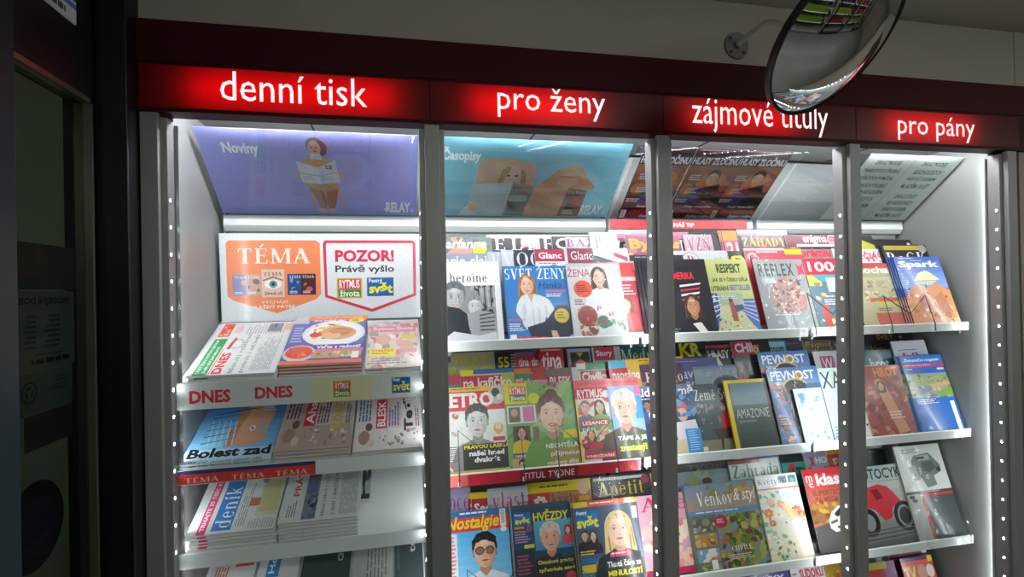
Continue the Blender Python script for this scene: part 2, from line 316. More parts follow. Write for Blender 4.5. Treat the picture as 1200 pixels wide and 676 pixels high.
        if kind == 'long':
            s.P([(cx-.1*r, cy-1.12*r), (cx-.75*r, cy-.85*r), (cx-.98*r, cy-.1*r), (cx-.9*r, cy+.7*r), (cx-.72*r, cy+.1*r), (cx-.55*r, cy-.5*r)], hair); s.P([(cx-.1*r, cy-1.12*r), (cx+.75*r, cy-.85*r), (cx+.98*r, cy-.1*r), (cx+.9*r, cy+.7*r), (cx+.74*r, cy+.1*r), (cx+.45*r, cy-.5*r)], hair)
        elif kind == 'short': s.P([(cx-.85*r, cy-.1*r), (cx-.92*r, cy-.7*r), (cx-.5*r, cy-1.2*r), (cx+.3*r, cy-1.3*r), (cx+.85*r, cy-.9*r), (cx+.85*r, cy-.1*r), (cx+.68*r, cy-.5*r), (cx+.2*r, cy-.68*r), (cx-.6*r, cy-.6*r)], hair)
        elif kind == 'up': s.P([(cx-.8*r, cy+.1*r), (cx-.85*r, cy-.6*r), (cx, cy-1.2*r), (cx+.85*r, cy-.6*r), (cx+.8*r, cy+.1*r), (cx+.6*r, cy-.5*r), (cx+.05*r, cy-.82*r), (cx-.6*r, cy-.5*r)], hair)
        elif kind == 'bald': s.E(cx, cy-.78*r, .62*r, .3*r, hair)
        d = '3a2a24'
        def mixc(a, b, t):
            A, B = [int((a*2 if len(a) == 3 else a)[i:i+2], 16) for i in (0, 2, 4)] if len(a) == 6 else [int(c*2, 16) for c in a], [int(b[i:i+2], 16) for i in (0, 2, 4)] if len(b) == 6 else [int(c*2, 16) for c in b]
            return ''.join('%02x' % int(x*(1-t)+y*t) for x, y in zip(A, B))
        ms = mixc(skin, sh, .45); hl = mixc(skin, 'ffffff', .25); hd = mixc(hair, '000000', .3); hh = mixc(hair, 'ffffff', .2)
        s.P([(cx+.5*r, cy-.6*r), (cx+.74*r, cy-.3*r), (cx+.72*r, cy+.3*r), (cx+.4*r, cy+.9*r), (cx+.1*r, cy+1.0*r), (cx+.32*r, cy+.6*r), (cx+.42*r, cy+.1*r)], ms)
        s.E(cx-.05*r, cy-.58*r, .34*r, .17*r, hl, 0, 10).E(cx-.4*r, cy+.25*r, .17*r, .13*r, mixc(skin, 'e07060', .08), 0, 9).E(cx+.42*r, cy+.25*r, .15*r, .13*r, mixc(ms, 'd06050', .08), 0, 9).E(cx, cy+.85*r, .2*r, .08*r, ms, 0, 9)
        if kind in ('long', 'short', 'up'):
            for q in range(5):
                t = -.62+.28*q; s.P([(cx+t*r, cy-.72*r), (cx+(t+.05)*r, cy-.74*r), (cx+(t*1.0+.02)*r, cy-1.12*r+abs(t)*.4*r), (cx+(t-.05)*r, cy-1.08*r+abs(t)*.4*r)], hh if q % 2 else hd)
        if kind == 'long':
            for sx in (-1, 1): s.P([(cx+sx*.86*r, cy-.3*r), (cx+sx*.98*r, cy+.1*r), (cx+sx*1.02*r, cy+1.1*r), (cx+sx*.93*r, cy+1.2*r)], hd if sx > 0 else hh).P([(cx+sx*.74*r, cy+.3*r), (cx+sx*.82*r, cy+.4*r), (cx+sx*.8*r, cy+1.3*r), (cx+sx*.7*r, cy+1.3*r)], hd)
        for sx in (-1, 1):
            s.E(cx+sx*.33*r, cy-.1*r, .21*r, .13*r, ms, 0, 10).E(cx+sx*.33*r, cy-.07*r, .14*r, .055*r, mixc(skin, 'e8e4e0', .6), 0, 9).E(cx+sx*.33*r, cy-.075*r, .068*r, .062*r, d, 0, 8)
            s.P([(cx+sx*.17*r, cy-.1*r), (cx+sx*.33*r, cy-.15*r), (cx+sx*.49*r, cy-.09*r), (cx+sx*.33*r, cy-.125*r)], d)
            s.P([(cx+sx*.13*r, cy-.27*r), (cx+sx*.34*r, cy-.34*r), (cx+sx*.56*r, cy-.25*r), (cx+sx*.34*r, cy-.285*r)], hd if kind != 'bald' else '8a7a70')
            if glasses: s.E(cx+sx*.36*r, cy-.06*r, .34*r, .27*r, '22201f', 0, 14); s.E(cx+sx*.36*r, cy-.05*r, .28*r, .21*r, glasses if isinstance(glasses, str) else 'a08c80', 0, 14)
            if age: s.P([(cx+sx*.24*r, cy+.3*r), (cx+sx*.28*r, cy+.28*r), (cx+sx*.42*r, cy+.62*r), (cx+sx*.38*r, cy+.62*r)], sh); s.E(cx+sx*.34*r, cy+.06*r, .16*r, .04*r, sh, 0, 8)
        if glasses: s.R(cx-.06*r, cy-.12*r, cx+.06*r, cy-.07*r, '22201f')
        s.P([(cx+.02*r, cy-.15*r), (cx+.07*r, cy-.1*r), (cx+.15*r, cy+.28*r), (cx+.02*r, cy+.35*r)], ms).P([(cx-.13*r, cy+.3*r), (cx, cy+.34*r), (cx+.14*r, cy+.3*r), (cx+.04*r, cy+.37*r), (cx-.06*r, cy+.37*r)], sh)
        s.P([(cx-.3*r, cy+.55*r), (cx-.08*r, cy+.5*r), (cx+.08*r, cy+.5*r), (cx+.3*r, cy+.55*r), (cx+.1*r, cy+(.7 if smile else .64)*r), (cx-.1*r, cy+(.7 if smile else .64)*r)], 'b0525a' if not age else 'a06a60')
        if smile == 2: s.P([(cx-.2*r, cy+.57*r), (cx+.2*r, cy+.57*r), (cx+.08*r, cy+.62*r), (cx-.08*r, cy+.62*r)], 'f6f0ec')
        s.P([(cx-.05*r, cy+.76*r), (cx+.05*r, cy+.76*r), (cx+.1*r, cy+.79*r), (cx-.1*r, cy+.79*r)], ms)
        for i in range(i0_, len(s.q)):
            s.q[i] = ([(min(1, max(0, cx+(x-cx)*.87)), y) for x, y in s.q[i][0]],)+tuple(s.q[i][1:])
        return s
    def put(s, mb, O, U, V, N, w, h, rot=0, lay=.8e-5, bend=None):
        z = 0; k = w if not rot else h
        for it in s.q:
            pts = it[0]; z += lay if len(it) == 2 else 0
            zz = z+(lay*3 if len(it) == 3 else 0)
            if len(it) == 3: zz = z+lay*2
            if not rot: v3 = [O+U*(p[0]*w)+V*(h-p[1]*h/s.H)+N*zz for p in pts]
            else: v3 = [O+V*(p[0]*h)+U*(p[1]*w/s.H)+N*zz for p in pts]
            mb.poly(v3, 0, it[1])

def paper_item(name, cat, label, O, U, V, w, h, t, art, rot=0, mtl=GLOSSY, group=None, spine=None, n_pages=1, film=False):
    N = U.cross(V).normalized(); O = Vector(O)
    if (N.dot(CAM-O)) < 0: N = -N
    root = thing(name, label, cat, O-N*t, group)
    mb = MB(); mb.frame_box(O+U*.001+V*.001, U, V, N, w-.002, h-.002, t, 0)
    # folded spine strip on the left edge
    mb.frame_box(O-U*.0006, U, V, N, .0022, h, t, 1)
    sp = MX['page']
    if spine:
        if spine not in MX: MX[spine] = mat('spine_ink', spine, .4)
        sp = MX[spine]
    mb.build('page_block', [MX['page'], sp], root, origin=O-N*t)
    c = MB(); art.put(c, O+N*.0004, U, V, N, w, h, rot)
    c.build('front_cover', mtl, root, origin=O-N*t)
    if film:
        fm = MB(); nx, ny = 10, 12; r = random.Random(int(w*1e5)); H = [[.002+.004*r.random() for _ in range(ny+1)] for _ in range(nx+1)]
        vs = [O+U*(-.003+(w+.006)*i/nx)+V*(-.0+(h+.004)*j/ny)+N*(H[i][j]+.0025) for i in range(nx+1) for j in range(ny+1)]
        fm.mesh(vs, [(i*(ny+1)+j, (i+1)*(ny+1)+j, (i+1)*(ny+1)+j+1, i*(ny+1)+j+1) for i in range(nx) for j in range(ny)])
        fo = fm.build('plastic_wrap', FILM, root, smooth=False, origin=O-N*t); fo['label'] = 'clear crinkled plastic wrapping'
    return root
# ================================================================ the setting
V3 = Vector
def struct(name, mb, m, **k): return tag(mb.build(name, m, **k), kind='structure')
b = MB(); b.box(-4, 8, -6, 1.2, -.1, 0); struct('floor', b, MX['floor'])
b = MB(); b.box(-4, 8, -6, .02, 2.572, 2.65); struct('ceiling', b, MX['ceil'])
b = MB(); b.box(-.775, 2.475, .012, .08, 2.345, 2.572); b.box(2.478, 5, .012, .08, 2.345, 2.572); struct('wall_bulkhead', b, MX['bulk'], bevel=.004)
b = MB(); b.box(2.50, 8, .02, .1, 0, 2.345); struct('wall_right', b, MX['bulk'])
b = MB(); b.box(-4, 8, .62, .7, 0, 2.9); struct('wall_back', b, MX['wall'])
b = MB(); b.box(-4, 8, -6.1, -6, 0, 2.65); struct('wall_opposite', b, MX['bulk'])
b = MB(); b.box(7.9, 8, -6, .02, 0, 2.65); struct('wall_far_end', b, MX['bulk'])
b = MB(); b.box(-2.6, -2.5, -6, .5, 0, 2.65); struct('wall_left', b, mat('dim_interior_wall', '8f9384', .8, noise=.1, nscale=3))
# dark column and header between the glass door and the rack
b = MB(); b.box(-.80, -.722, -.06, .1, 0, 2.57); b.box(-.86, -.80, -.09, -.0, 0, 2.57); struct('trim_1', b, MX['black'], bevel=.003)
b = MB(); b.box(-.86, -.79, -1.5, -.09, 2.075, 2.57); struct('trim_2', b, MX['black'])
# glass door (perpendicular to the rack)
door = tag(bpy.data.objects.new('door_1', None), kind='structure'); C.objects.link(door); door.location = (-.82, -.1, 0)
b = MB(); b.box(-.812, -.808, -.3915, -.094, .02, 2.06); b.build('glass_pane', DGLASS, door, origin=(-.81, -.1, 0))
b = MB(); b.box(-.83, -.79, -.098, -.088, 0, 2.075); b.box(-.83, -.79, -.46, -.088, 2.062, 2.075); b.build('metal_edge', MX['chrome'], door, origin=(-.81, -.1, 0))
b = MB(); b.box(-.84, -.78, -.52, -.392, 0, 2.4); b.build('door_stile', MX['teal'], door, origin=(-.81, -.4, 0), bevel=.004)
b = MB(); b.box(-1.62, -1.60, -.9, .6, 0, 2.56); b.box(-1.60, -.9, .56, .6, 0, 2.56); struct('wall_shop_interior', b, mat('pale_interior_panel', 'a9ad9c', .8, noise=.08, nscale=3))
s = thing('ceiling_light', 'added dim fill lamp brightening the closed shop behind the glass door', 'ceiling light', (-1.05, -.45, 2.55))  # unseen lamp, added to brighten the interior wall behind the door glass
b = MB(); b.lathe([(.0001, 0), (.05, 0), (.055, .02), (.0001, .02)], (-1.05, -.45, 2.53), (0, 0, 1), 24); b.build('diffuser', emit_mat('added_fill_glow', 'e8f0d8', 110), s, origin=(-1.05, -.45, 2.55))
b = MB(); b.lathe([(.05, .02), (.065, .015), (.065, .03), (.05, .03)], (-1.05, -.45, 2.53), (0, 0, 1), 24); b.build('added_fill_ring', MX['plate'], s, origin=(-1.05, -.45, 2.55))
# things stuck on the glass, seen from behind
def glass_sheet(name, label, cat, y0, y1, z0, z1, art, x=-.8150, group=None):
    # artwork laid on the vertical pane; U runs towards +y, V up
    c = MB(); art.put(c, V3((x, y0, z0)), V3((0, 1, 0)), V3((0, 0, 1)), V3((1, 0, 0)), y1-y0, z1-z0)
    n = len(c.v); c.box(x-.001, x-.0002, y0, y1, z0, z1)
    return tag(c.build(name, NEWS, origin=(x, (y0+y1)/2, z0)), label, cat, group)
def mirror_text(a):
    for i, it in enumerate(a.q):
        a.q[i] = ([(1-p[0], p[1]) for p in it[0]][::-1],)+it[1:]
    return a
a = Art(.45, '6e675f'); glass_sheet('paper_sheet', 'blank brown-grey paper on the door glass above the opening hours', 'paper sheet', -.374, -.132, 1.572, 1.678, a)
a = Art(.79, '9a9d8e').T('PRODEJNÍ DOBA', .08, .05, .92, .15, '14140f').lines(.25, .24, .5, .6, 7, '50524a', .45).lines(.62, .24, .8, .6, 7, '50524a', .45).lines(.1, .68, .9, .74, 1, '14140f', .8).lines(.2, .63, .8, .66, 1, '50524a')
glass_sheet('opening_hours_sign', 'opening hours sheet taped to the door glass, seen from behind', 'sign', -.372, -.137, 1.388, 1.569, mirror_text(a))
a = Art(.5, '94978a'); a.E(.8, .24, .13, .13, '26271f').E(.8, .24, .11, .11, '94978a')
for k in range(3):
    t = 2*PI*k/3; a.P([(.8+.08*math.cos(t), .24+.08*math.sin(t)), (.8+.08*math.cos(t+1.3), .24+.08*math.sin(t+1.3)), (.8+.05*math.cos(t+1.3), .24+.05*math.sin(t+1.3)), (.8+.045*math.cos(t), .24+.045*math.sin(t))], '26271f')
a.lines(.1, .1, .45, .3, 4, '6e7068'); glass_sheet('recycling_notice', 'small notice with a round recycling emblem on the door glass', 'notice', -.346, -.148, 1.292, 1.387, mirror_text(a))
a = Art(.44, '5d5147'); glass_sheet('paper_sheet', 'brown paper sheet on the door glass under the recycling notice', 'paper sheet', -.325, -.15, 1.21, 1.29, a)
c = MB(); c.lathe([(0, .002), (.098, .002), (.1, 0), (0, 0)], (-.8155, -.292, 1.04), (1, 0, 0), 40); tag(c.build('round_sticker', MX['dark'], origin=(-.8155, -.292, 1.04)), 'large dark round sticker low on the door glass', 'sticker')
a = Art(.9, '56666a').R(.45, .15, .98, .8, 'cfd3cc').R(.5, .2, .93, .75, '3c4a4e').P([(.71, .25), (.84, .45), (.76, .45), (.76, .62), (.66, .62), (.66, .45), (.58, .45)], 'cfd3cc').R(0, .82, 1, .9, '2c3a3e')
c = MB(); a.put(c, V3((-1.05, -.42, 1.79)), V3((0, 1, 0)), V3((0, 0, 1)), V3((1, 0, 0)), .16, .12); c.box(-1.06, -1.0505, -.42, -.26, 1.79, 1.91); c.box(-1.06, -1.0505, -.42, -.28, 1.56, 1.74); c.box(-1.07, -1.06, -.42, -.3, 1.45, 1.95)
tag(c.build('arrow_sign', NEWS, origin=(-1.05, -.34, 1.5)), 'grey sign with a white upward arrow behind the door glass', 'sign')
a = Art(.62, 'c9ccd0').P([(0, 0), (1, 0), (1, .28), (0, .28)], '2e4a8c').R(0, .32, 1, .4, '4a6cae').lines(.05, .46, .95, .58, 1, '444', .8)
c = MB(); a.put(c, V3((-.785, -.31, 2.235)), V3((0, 1, 0)), V3((0, 0, 1)), V3((1, 0, 0)), .145, .1); c.box(-.79, -.7855, -.31, -.165, 2.235, 2.335)
tag(c.build('door_label', NEWS, origin=(-.785, -.24, 2.23)), 'blue and white label on the dark header above the glass door', 'sticker')

BARW = 1.7
# ---------------------------------------------------------------- rack cabinet
PX = [-.696, .103, .8985, 1.682, 2.436]
rack = thing('newspaper_rack', 'grey laminate and aluminium press rack cabinet filling the wall under the red fascia', 'rack', (.9, .3, 0))
def rpart(mb, name, m, **k): return mb.build(name, m, rack, **k)
b = MB(); b.box(-.675, -.657, .0665, .54, 0, 2.15); rpart(b, 'side_panel', MX['wall'])
b = MB(); b.box(2.402, 2.42, .0665, .54, 0, 2.15); rpart(b, 'side_panel', MX['wall'])
b = MB(); b.box(-.6565, 2.4015, .503, .52, 0, 2.13)
rpart(b, 'back_panel', MX['wall'])
b = MB(); b.box(-.6565, 2.4015, .07, .502, 2.14, 2.15); rpart(b, 'top_panel', MX['plate'])
for x in (-.642, -.3, .5, 1.23, 2.0):
    if x > -.6: b = MB(); b.box(x, x+.006, .1, .5, 2.1375, 2.1398); rpart(b, 'top_seam', MX['dark'])
b = MB(); b.box(.097, .109, .0725, .5, .071, 1.76); rpart(b, 'divider_panel', MX['wall'])
for x in (-.645, .866, 1.587):
    b = MB(); b.box(x-.006 if x > 0 else x, x+.01, .5005, .5028, .06, 2.12); rpart(b, 'rear_upright', MX['dark'])
b = MB(); b.box(-.6565, 2.4015, .1, .502, 0, .04); rpart(b, 'plinth', MX['dark'])
for i, x in enumerate(PX):
    b = MB(); w = .023; x0 = max(x-.04, -.7215)
    b.box(x-w, x+w, 0, .02, 0, 2.078)
    b.box(x0, x+.04, .02, .066, 0, 2.07)
    p = thing('rack_post', ['aluminium post at the left end of the rack beside the black column', 'aluminium post between the newspaper bay and the women\'s magazines', 'aluminium post below the gap between the second and third lit sign', 'aluminium post to the left of the bay under the fourth lit sign', 'aluminium post at the right end of the rack by the bare side wall'][i], 'post', (x, .03, 0), 'aluminium posts of the press rack')
    b.build('post_profile', MX['alu'], p, origin=(x, .03, 0), bevel=.002)
    z = [.07, .04, .05, .05, .0][i]+.02; b = MB()
    h = MB()
    while z < 1.86:
        for sx in ((1,) if i == 0 else (-1,) if i == 4 else (-1, 1)):
            X = x+sx*.0404
            q = [(X, .031, z), (X, .0365, z), (X, .0365, z+.0075), (X, .031, z+.0075)]
            b.poly(q if sx < 0 else q[::-1])
            h.box(min(X-sx*.0006, X-sx*.0002), max(X-sx*.0006, X-sx*.0002), .027, .047, z-.006, z+.017)
        z += .0790
    b.build('led_chips', LED, p, origin=(x, .03, 0))['kind'] = 'stuff'
    h.build('led_slots', MX['plate'], p, origin=(x, .03, 0))['kind'] = 'stuff'

# vertical light bars on the backs of the posts
for i, (x, sx) in enumerate([(-.650, 1), (.076, -1), (.130, 1), (.871, -1), (.926, 1), (1.655, -1), (1.709, 1), (2.393, -1)]):
    s = thing('light_bar', 'slim vertical light bar behind a post, number %s from the left' % ['one', 'two', 'three', 'four', 'five', 'six', 'seven', 'eight'][i], 'light bar', (x, .0675, 1.1), 'vertical light bars behind the posts')
    b = MB(); b.box(x-.0055, x+.0055, .0665, .072, .12, 2.06); b.build('bar_housing', MX['plate'], s, origin=(x, .0675, 1.1))
    ld = bpy.data.lights.new('bar_lamp', 'AREA'); ld.shape = 'RECTANGLE'; ld.size = .010; ld.size_y = 1.92; ld.energy = BARW; ld.color = (.93, .98, 1)
    lo = bpy.data.objects.new('bar_lamp', ld); C.objects.link(lo); lo.parent = s; lo.location = V3((x, .074, 1.09))-s.location; lo.rotation_euler = (PI/2, 0, -sx*math.radians(12))
BARW_DONE = 1
# ---------------------------------------------------------------- red fascia with four light boxes
fas = thing('fascia', 'dark red fascia board running above the lit category signs', 'fascia', (.9, .05, 2.34))
b = MB(); b.box(-.78, 3.2, -.004, .06, 2.222, 2.343); b.build('upper_board', MX['red'], fas, origin=(.9, 0, 2.3), bevel=.002)
b = MB(); b.box(-.78, -.722, 0, .06, 2.081, 2.222); b.build('end_board', MX['red'], fas, origin=(-.75, 0, 2.1))
b = MB(); b.box(2.475, 3.2, 0, .06, 2.081, 2.222); b.build('end_board', MX['red'], fas, origin=(2.5, 0, 2.1))
seg = [-.722, .098, .898, 1.688, 2.475]
signs = [('denní tisk', (258, 88, 430, 121.5), ''), ('pro ženy', (583, 104, 709, 140), ''), ('zájmové tituly', (811, 118, 970, 158), ''), ('pro pány', (1052, 137, 1142, 166), '')]
for i in range(4):
    x0, x1 = seg[i], seg[i+1]; txt, (px0, py0, px1, py1), st = signs[i]
    s = thing('lit_sign', 'red backlit sign panel reading '+txt, 'sign', ((x0+x1)/2, .03, 2.08), 'red backlit category signs')
    b = MB(); b.box(x0+.003, x1-.0015, .0, .003, 2.093, 2.215); b.build('sign_panel', REDLIT, s, origin=((x0+x1)/2, 0, 2.08))
    b = MB(); b.box(x0, x1, .061, .065, 2.081, 2.222); b.box(x0, x1, .0, .061, 2.081, 2.0925); b.box(x0, x1, .0, .061, 2.2155, 2.2218); b.box(x0, x0+.0025, .0, .061, 2.0925, 2.2155); b.box(x1-.001, x1, .0, .061, 2.0925, 2.2155)
    b.build('sign_housing', MX['red'], s, origin=((x0+x1)/2, 0, 2.08))
    mx_, my_ = (px0+px1)/2, (py0+py1)/2; A = onD(px0, my_, 0); B = onD(px1, my_, 0); T = onD(mx_, py0, 0); Bt = onD(mx_, py1, 0)
    ps = sans(txt, st); ax = [p[0] for q in ps for p in q]; ay = [p[1] for q in ps for p in q]
    sx = (B.x-A.x)/(max(ax)-min(ax)); sz = (T.z-Bt.z)/(max(ay)-min(ay))
    wa = sans(txt.split()[0], st); cut = max(p[0] for q in wa for p in q)+.05
    for part in (0, 1):
        b = MB()
        for q in ps:
            if (min(p[0] for p in q) > cut) == bool(part): b.poly([(A.x+(p[0]-min(ax))*sx, -.0012, Bt.z+(p[1]-min(ay))*sz) for p in q])
        b.build('sign_word', LETTER, s, origin=((x0+x1)/2, 0, 2.08))
    cx = (A.x+B.x)/2; cx = [-.30, .44, 1.21, 2.03][i]; L = [.66, .50, .52, .50][i]
    ld = bpy.data.lights.new('sign_lamp', 'AREA'); ld.shape = 'RECTANGLE'; ld.size = L-.1; ld.size_y = .05; ld.energy = [1.3, 1.05, .85, .8][i]; ld.color = (1, .9, .86)
    lo = bpy.data.objects.new('sign_lamp', ld); C.objects.link(lo); lo.parent = s; lo.location = V3((cx, .058, 2.154))-s.location; lo.rotation_euler = (-PI/2, 0, 0)
# tubes behind the fascia lighting the rack
for i, (x0, x1) in enumerate([(-.6, .03), (.18, .82), (.98, 1.6), (1.76, 2.34)]):
    b = MB(); b.tube([(x0, .092, 2.112), (x1, .092, 2.112)], .009, 10)
    tag(b.build('fluorescent_tube', TUBE, origin=((x0+x1)/2, .092, 2.112)), 'slim fluorescent tube hidden behind the fascia over bay '+['one', 'two', 'three', 'four'][i], 'lamp', 'tubes behind the fascia')

# ---------------------------------------------------------------- header ledges, acrylic and posters
HB, HT = V3((0, .447, 1.852)), V3((0, .157, 2.088)); HV = (HT-HB).normalized(); HL = (HT-HB).length; HU = V3((1, 0, 0)); HN = HU.cross(HV)
if HN.y > 0: HN = -HN
units = [(-.64, .073), (.135, .862), (.872, 1.585), (1.592, 2.396)]
for i, (x0, x1) in enumerate(units):
    e1 = 1.572 if i == 2 else x1
    s = thing('header_ledge', ['white ledge under the purple poster', 'white ledge under the blue poster with two straw hats', 'ledge with a red strip reading náš tip', 'white ledge under the white notice sheet'][i], 'ledge', ((x0+x1)/2, .47, 1.8), 'ledges under the header posters')
    b = MB(); b.prism_x([(.447, 1.812), (.452, 1.85), (.5, 1.85), (.5, 1.79), (.462, 1.79)], x0, e1); b.build('ledge_channel', MX['lip'], s, origin=((x0+x1)/2, .447, 1.8), bevel=.001)
    b = MB(); b.box(x0+.02, e1-.02, .47, .5, 1.765, 1.79); b.build('bracket_rail', MX['plate'], s, origin=((x0+x1)/2, .447, 1.8))
    b = MB(); o = V3((x0+.003, 0, 0))+HB+HN*.012; b.frame_box(o, HU, HV, HN, x1-x0-.006, HL+.004, .002); b.build('acrylic_sheet', ACRYL, s, origin=((x0+x1)/2, .447, 1.8))
    if i == 2:
        a = Art(.06, 'c8323e'); a.T('NÁŠ TIP', .45, .012, .60, .048, 'f8f2f2', 'b')
        b = MB(); b.box(x0+.0, x0+.655, .4300, .4330, 1.806, 1.842, 0); b.box(x0+.0, x0+.655, .4330, .4465, 1.806, 1.809, 0); O = V3((x0, .4296, 1.805)); b.build('strip_backing', MX['lip'], s, origin=((x0+x1)/2, .447, 1.8))
        c = MB(); a.put(c, O, V3((1, 0, 0)), V3((0, 0, 1)), V3((0, -1, 0)), .655, .038); c.build('red_strip', GLOSSY, s, origin=((x0+x1)/2, .447, 1.8))['label'] = 'red strip lettered náš tip'
def header_item(name, cat, label, x0, w, h, art, off=.004, group=None, mtl=POST):
    return paper_item(name, cat, label, V3((x0, 0, 0))+HB+HN*off+HV*.009, HU, HV, w, h, .0012, art, mtl=mtl, group=group)
a = Art(.535, '8e8cdc').grad(0, 0, 1, .535, 'a4a2ea', 'aca8f6')
a.T('Noviny', .095, .08, .255, .16, 'ffffff', 'B')
k = .502
def pt(*q): return [(k+x, y) for x, y in q]
a.P(pt((-.045, .5), (-.035, .36), (-.025, .36), (-.033, .5)), 'e0a48c').P(pt((.085, .36), (.095, .36), (.125, .5), (.112, .5)), 'e0a48c').R(k-.04, .35, k+.1, .365, 'd89a84')
a.P(pt((-.055, .3), (.075, .29), (.1, .34), (.09, .385), (.03, .395), (-.045, .385)), 'c89a58').P(pt((-.045, .35), (.02, .37), (.03, .46), (.02, .5), (-.005, .5), (-.02, .44)), 'b07c5c').P(pt((.03, .37), (.095, .35), (.075, .46), (.06, .5), (.035, .5), (.028, .44)), 'a06c50').P(pt((.0, .37), (.02, .37), (.028, .46), (.02, .49)), '946048')
a.E(k, .505, .024, .014, 'e8b8b4').E(k+.05, .505, .024, .014, 'e8b8b4')
a.P(pt((-.075, .21), (-.05, .165), (.01, .15), (.07, .165), (.095, .21), (.09, .25), (-.07, .25)), 'e0a040').E(k+.01, .085, .042, .05, '8a7470').E(k+.035, .1, .03, .045, '6c5654').E(k+.005, .1, .03, .045, 'e0ac98').E(k-.006, .095, .005, .004, '4a3030').E(k+.016, .095, .005, .004, '4a3030').E(k+.005, .118, .009, .005, 'c06060').P(pt((-.015, .13), (.03, .13), (.035, .165), (-.02, .165)), 'e4dcd8')
a.E(k-.082, .265, .016, .022, 'e0a894').E(k+.11, .255, .016, .022, 'e0a894')
a.P(pt((-.09, .18), (.01, .215), (.01, .325), (-.075, .315)), 'e8e6ee').P(pt((.01, .215), (.095, .17), (.11, .305), (.01, .325)), 'dad8e6').P(pt((-.085, .25), (.01, .265), (.108, .24), (.108, .245), (.01, .272), (-.085, .256)), 'b4b0cc').R(k+.045, .2, k+.075, .225, '6a6a90').E(k+.06, .212, .008, .008, 'c8c4dc')
a.lines(k-.07, .27, k-.005, .3, 3, 'b4b2cc').lines(k+.02, .27, k+.095, .3, 3, 'b0aecc').P(pt((-.075, .315), (-.01, .325), (-.005, .345), (-.06, .34)), 'c8b098')
a.T('RELAY', .835, .44, .965, .515, 'ffffff', 'B').E(.975, .5, .008, .008, 'f2f2fa').P([(.82, .49), (.835, .48), (.832, .51)], 'f2f2fa')
header_item('advertising_poster', 'poster', 'purple poster with a seated person reading a newspaper', -.636, .70, HL-.006, a)
a = Art(.535, '78b8cc').grad(0, 0, 1, .535, '80c0d6', '98d2e4')
a.T('Časopisy', .015, .06, .21, .16, 'ffffff', 'B')
a.P([(.2, .18), (.22, .13), (.3, .12), (.42, .13), (.5, .15), (.52, .2), (.51, .3), (.2, .3)], 'dfae90').P([(.3, .3), (.32, .2), (.36, .17), (.42, .17), (.45, .22), (.47, .3)], 'd8b490').E(.385, .24, .055, .07, 'e8b8a0').E(.365, .235, .012, .007, '4a3a38').E(.41, .235, .012, .007, '4a3a38').P([(.33, .2), (.36, .17), (.38, .18), (.34, .28), (.31, .3)], 'b88a5c').P([(.43, .18), (.46, .22), (.47, .3), (.44, .3)], 'b88a5c')
a.P([(.52, .31), (.58, .25), (.64, .18), (.7, .155), (.77, .17), (.8, .23), (.87, .3), (.86, .32), (.52, .33)], 'c89468').E(.7, .26, .06, .05, 'dca890').R(.64, .225, .77, .245, 'b07c54')
a.P([(.18, .3), (.4, .28), (.37, .53), (.16, .53)], 'c6cdd4').P([(.4, .28), (.52, .3), (.5, .53), (.37, .53)], '8a8a88').T('Interior', .405, .305, .5, .33, '2a2a30', 'bS').R(.44, .345, .49, .355, 'c0403c').R(.385, .41, .495, .5, '6a6864').R(.39, .37, .49, .42, 'b8b6ae')
a.P([(.52, .32), (.72, .31), (.69, .53), (.49, .53)], 'd8a684').P([(.72, .31), (.83, .33), (.82, .53), (.69, .53)], '8a6a58').T('Fashion', .725, .33, .825, .355, 'f0e8e0', 'bS').E(.78, .42, .035, .045, 'c05040').E(.75, .46, .03, .03, '48603c').lines(.72, .48, .8, .52, 3, 'e0d8d0')
a.P([(.12, .53), (.15, .47), (.2, .44), (.23, .48), (.21, .53)], 'e0e2e8').E(.2, .47, .03, .03, 'e6b09c').P([(.17, .44), (.23, .455), (.23, .465), (.17, .455)], 'd89c88').P([(.17, .47), (.235, .475), (.23, .485), (.17, .48)], 'd89c88').E(.51, .47, .02, .03, 'e0aa90')
a.T('RELAY', .825, .44, .955, .515, 'ffffff', 'B').E(.97, .5, .008, .008, 'f2f8fa')
header_item('advertising_poster', 'poster', 'blue poster of two people in wide straw hats behind magazines', .142, .715, HL-.006, a)
def crime(k):
    a = Art(1.72, '3a1a22'); a.R(0, 0, 1, .1, '52242c').lines(.05, .03, .95, .07, 1, 'b09098').T('HLASY ZLOČINU', .03, .15, .98, .36, 'f0e8ea', 'B')
    a.grad(.0, .38, 1, 1.35, 'a86444', '3c2434').P([(.25, 1.3), (.35, .8), (.5, .6), (.62, .9), (.6, 1.3)], '3c2c62').E(.62, .8, .3, .3, 'c87848').face(.6, .68, .17, 'e8a478', '2a1a18', 'short', '38306c', 1, 0, 0, 'b87450', 0).P([(.55, .9), (.8, .8), (1, 1.0), (1, 1.35), (.5, 1.35)], '16161c').E(.18, .95, .14, .13, 'c07848').E(.92, .85, .09, .16, 'a85c3c')
    a.lines(.12, .6, .42, .75, 3, 'd8d0d4').lines(.16, .92, .46, 1.06, 3, 'd8d0d4').lines(.04, 1.2, .4, 1.3, 2, 'e0d8dc')
    a.R(0, 1.34, 1, 1.72, '1c0e14').T('Tichý Američan', .3, 1.36, .9, 1.44, 'e0d8dc', 'bi').T('ZMASAKROVAL', .2, 1.48, .99, 1.58, 'e03030', 'bi').T('českou rodinu', .45, 1.61, .98, 1.69, 'e0d8dc', 'bi').R(.03, 1.5, .14, 1.7, 'e8e4e4').lines(.04, 1.52, .13, 1.68, 9, '222', .5)
    return a
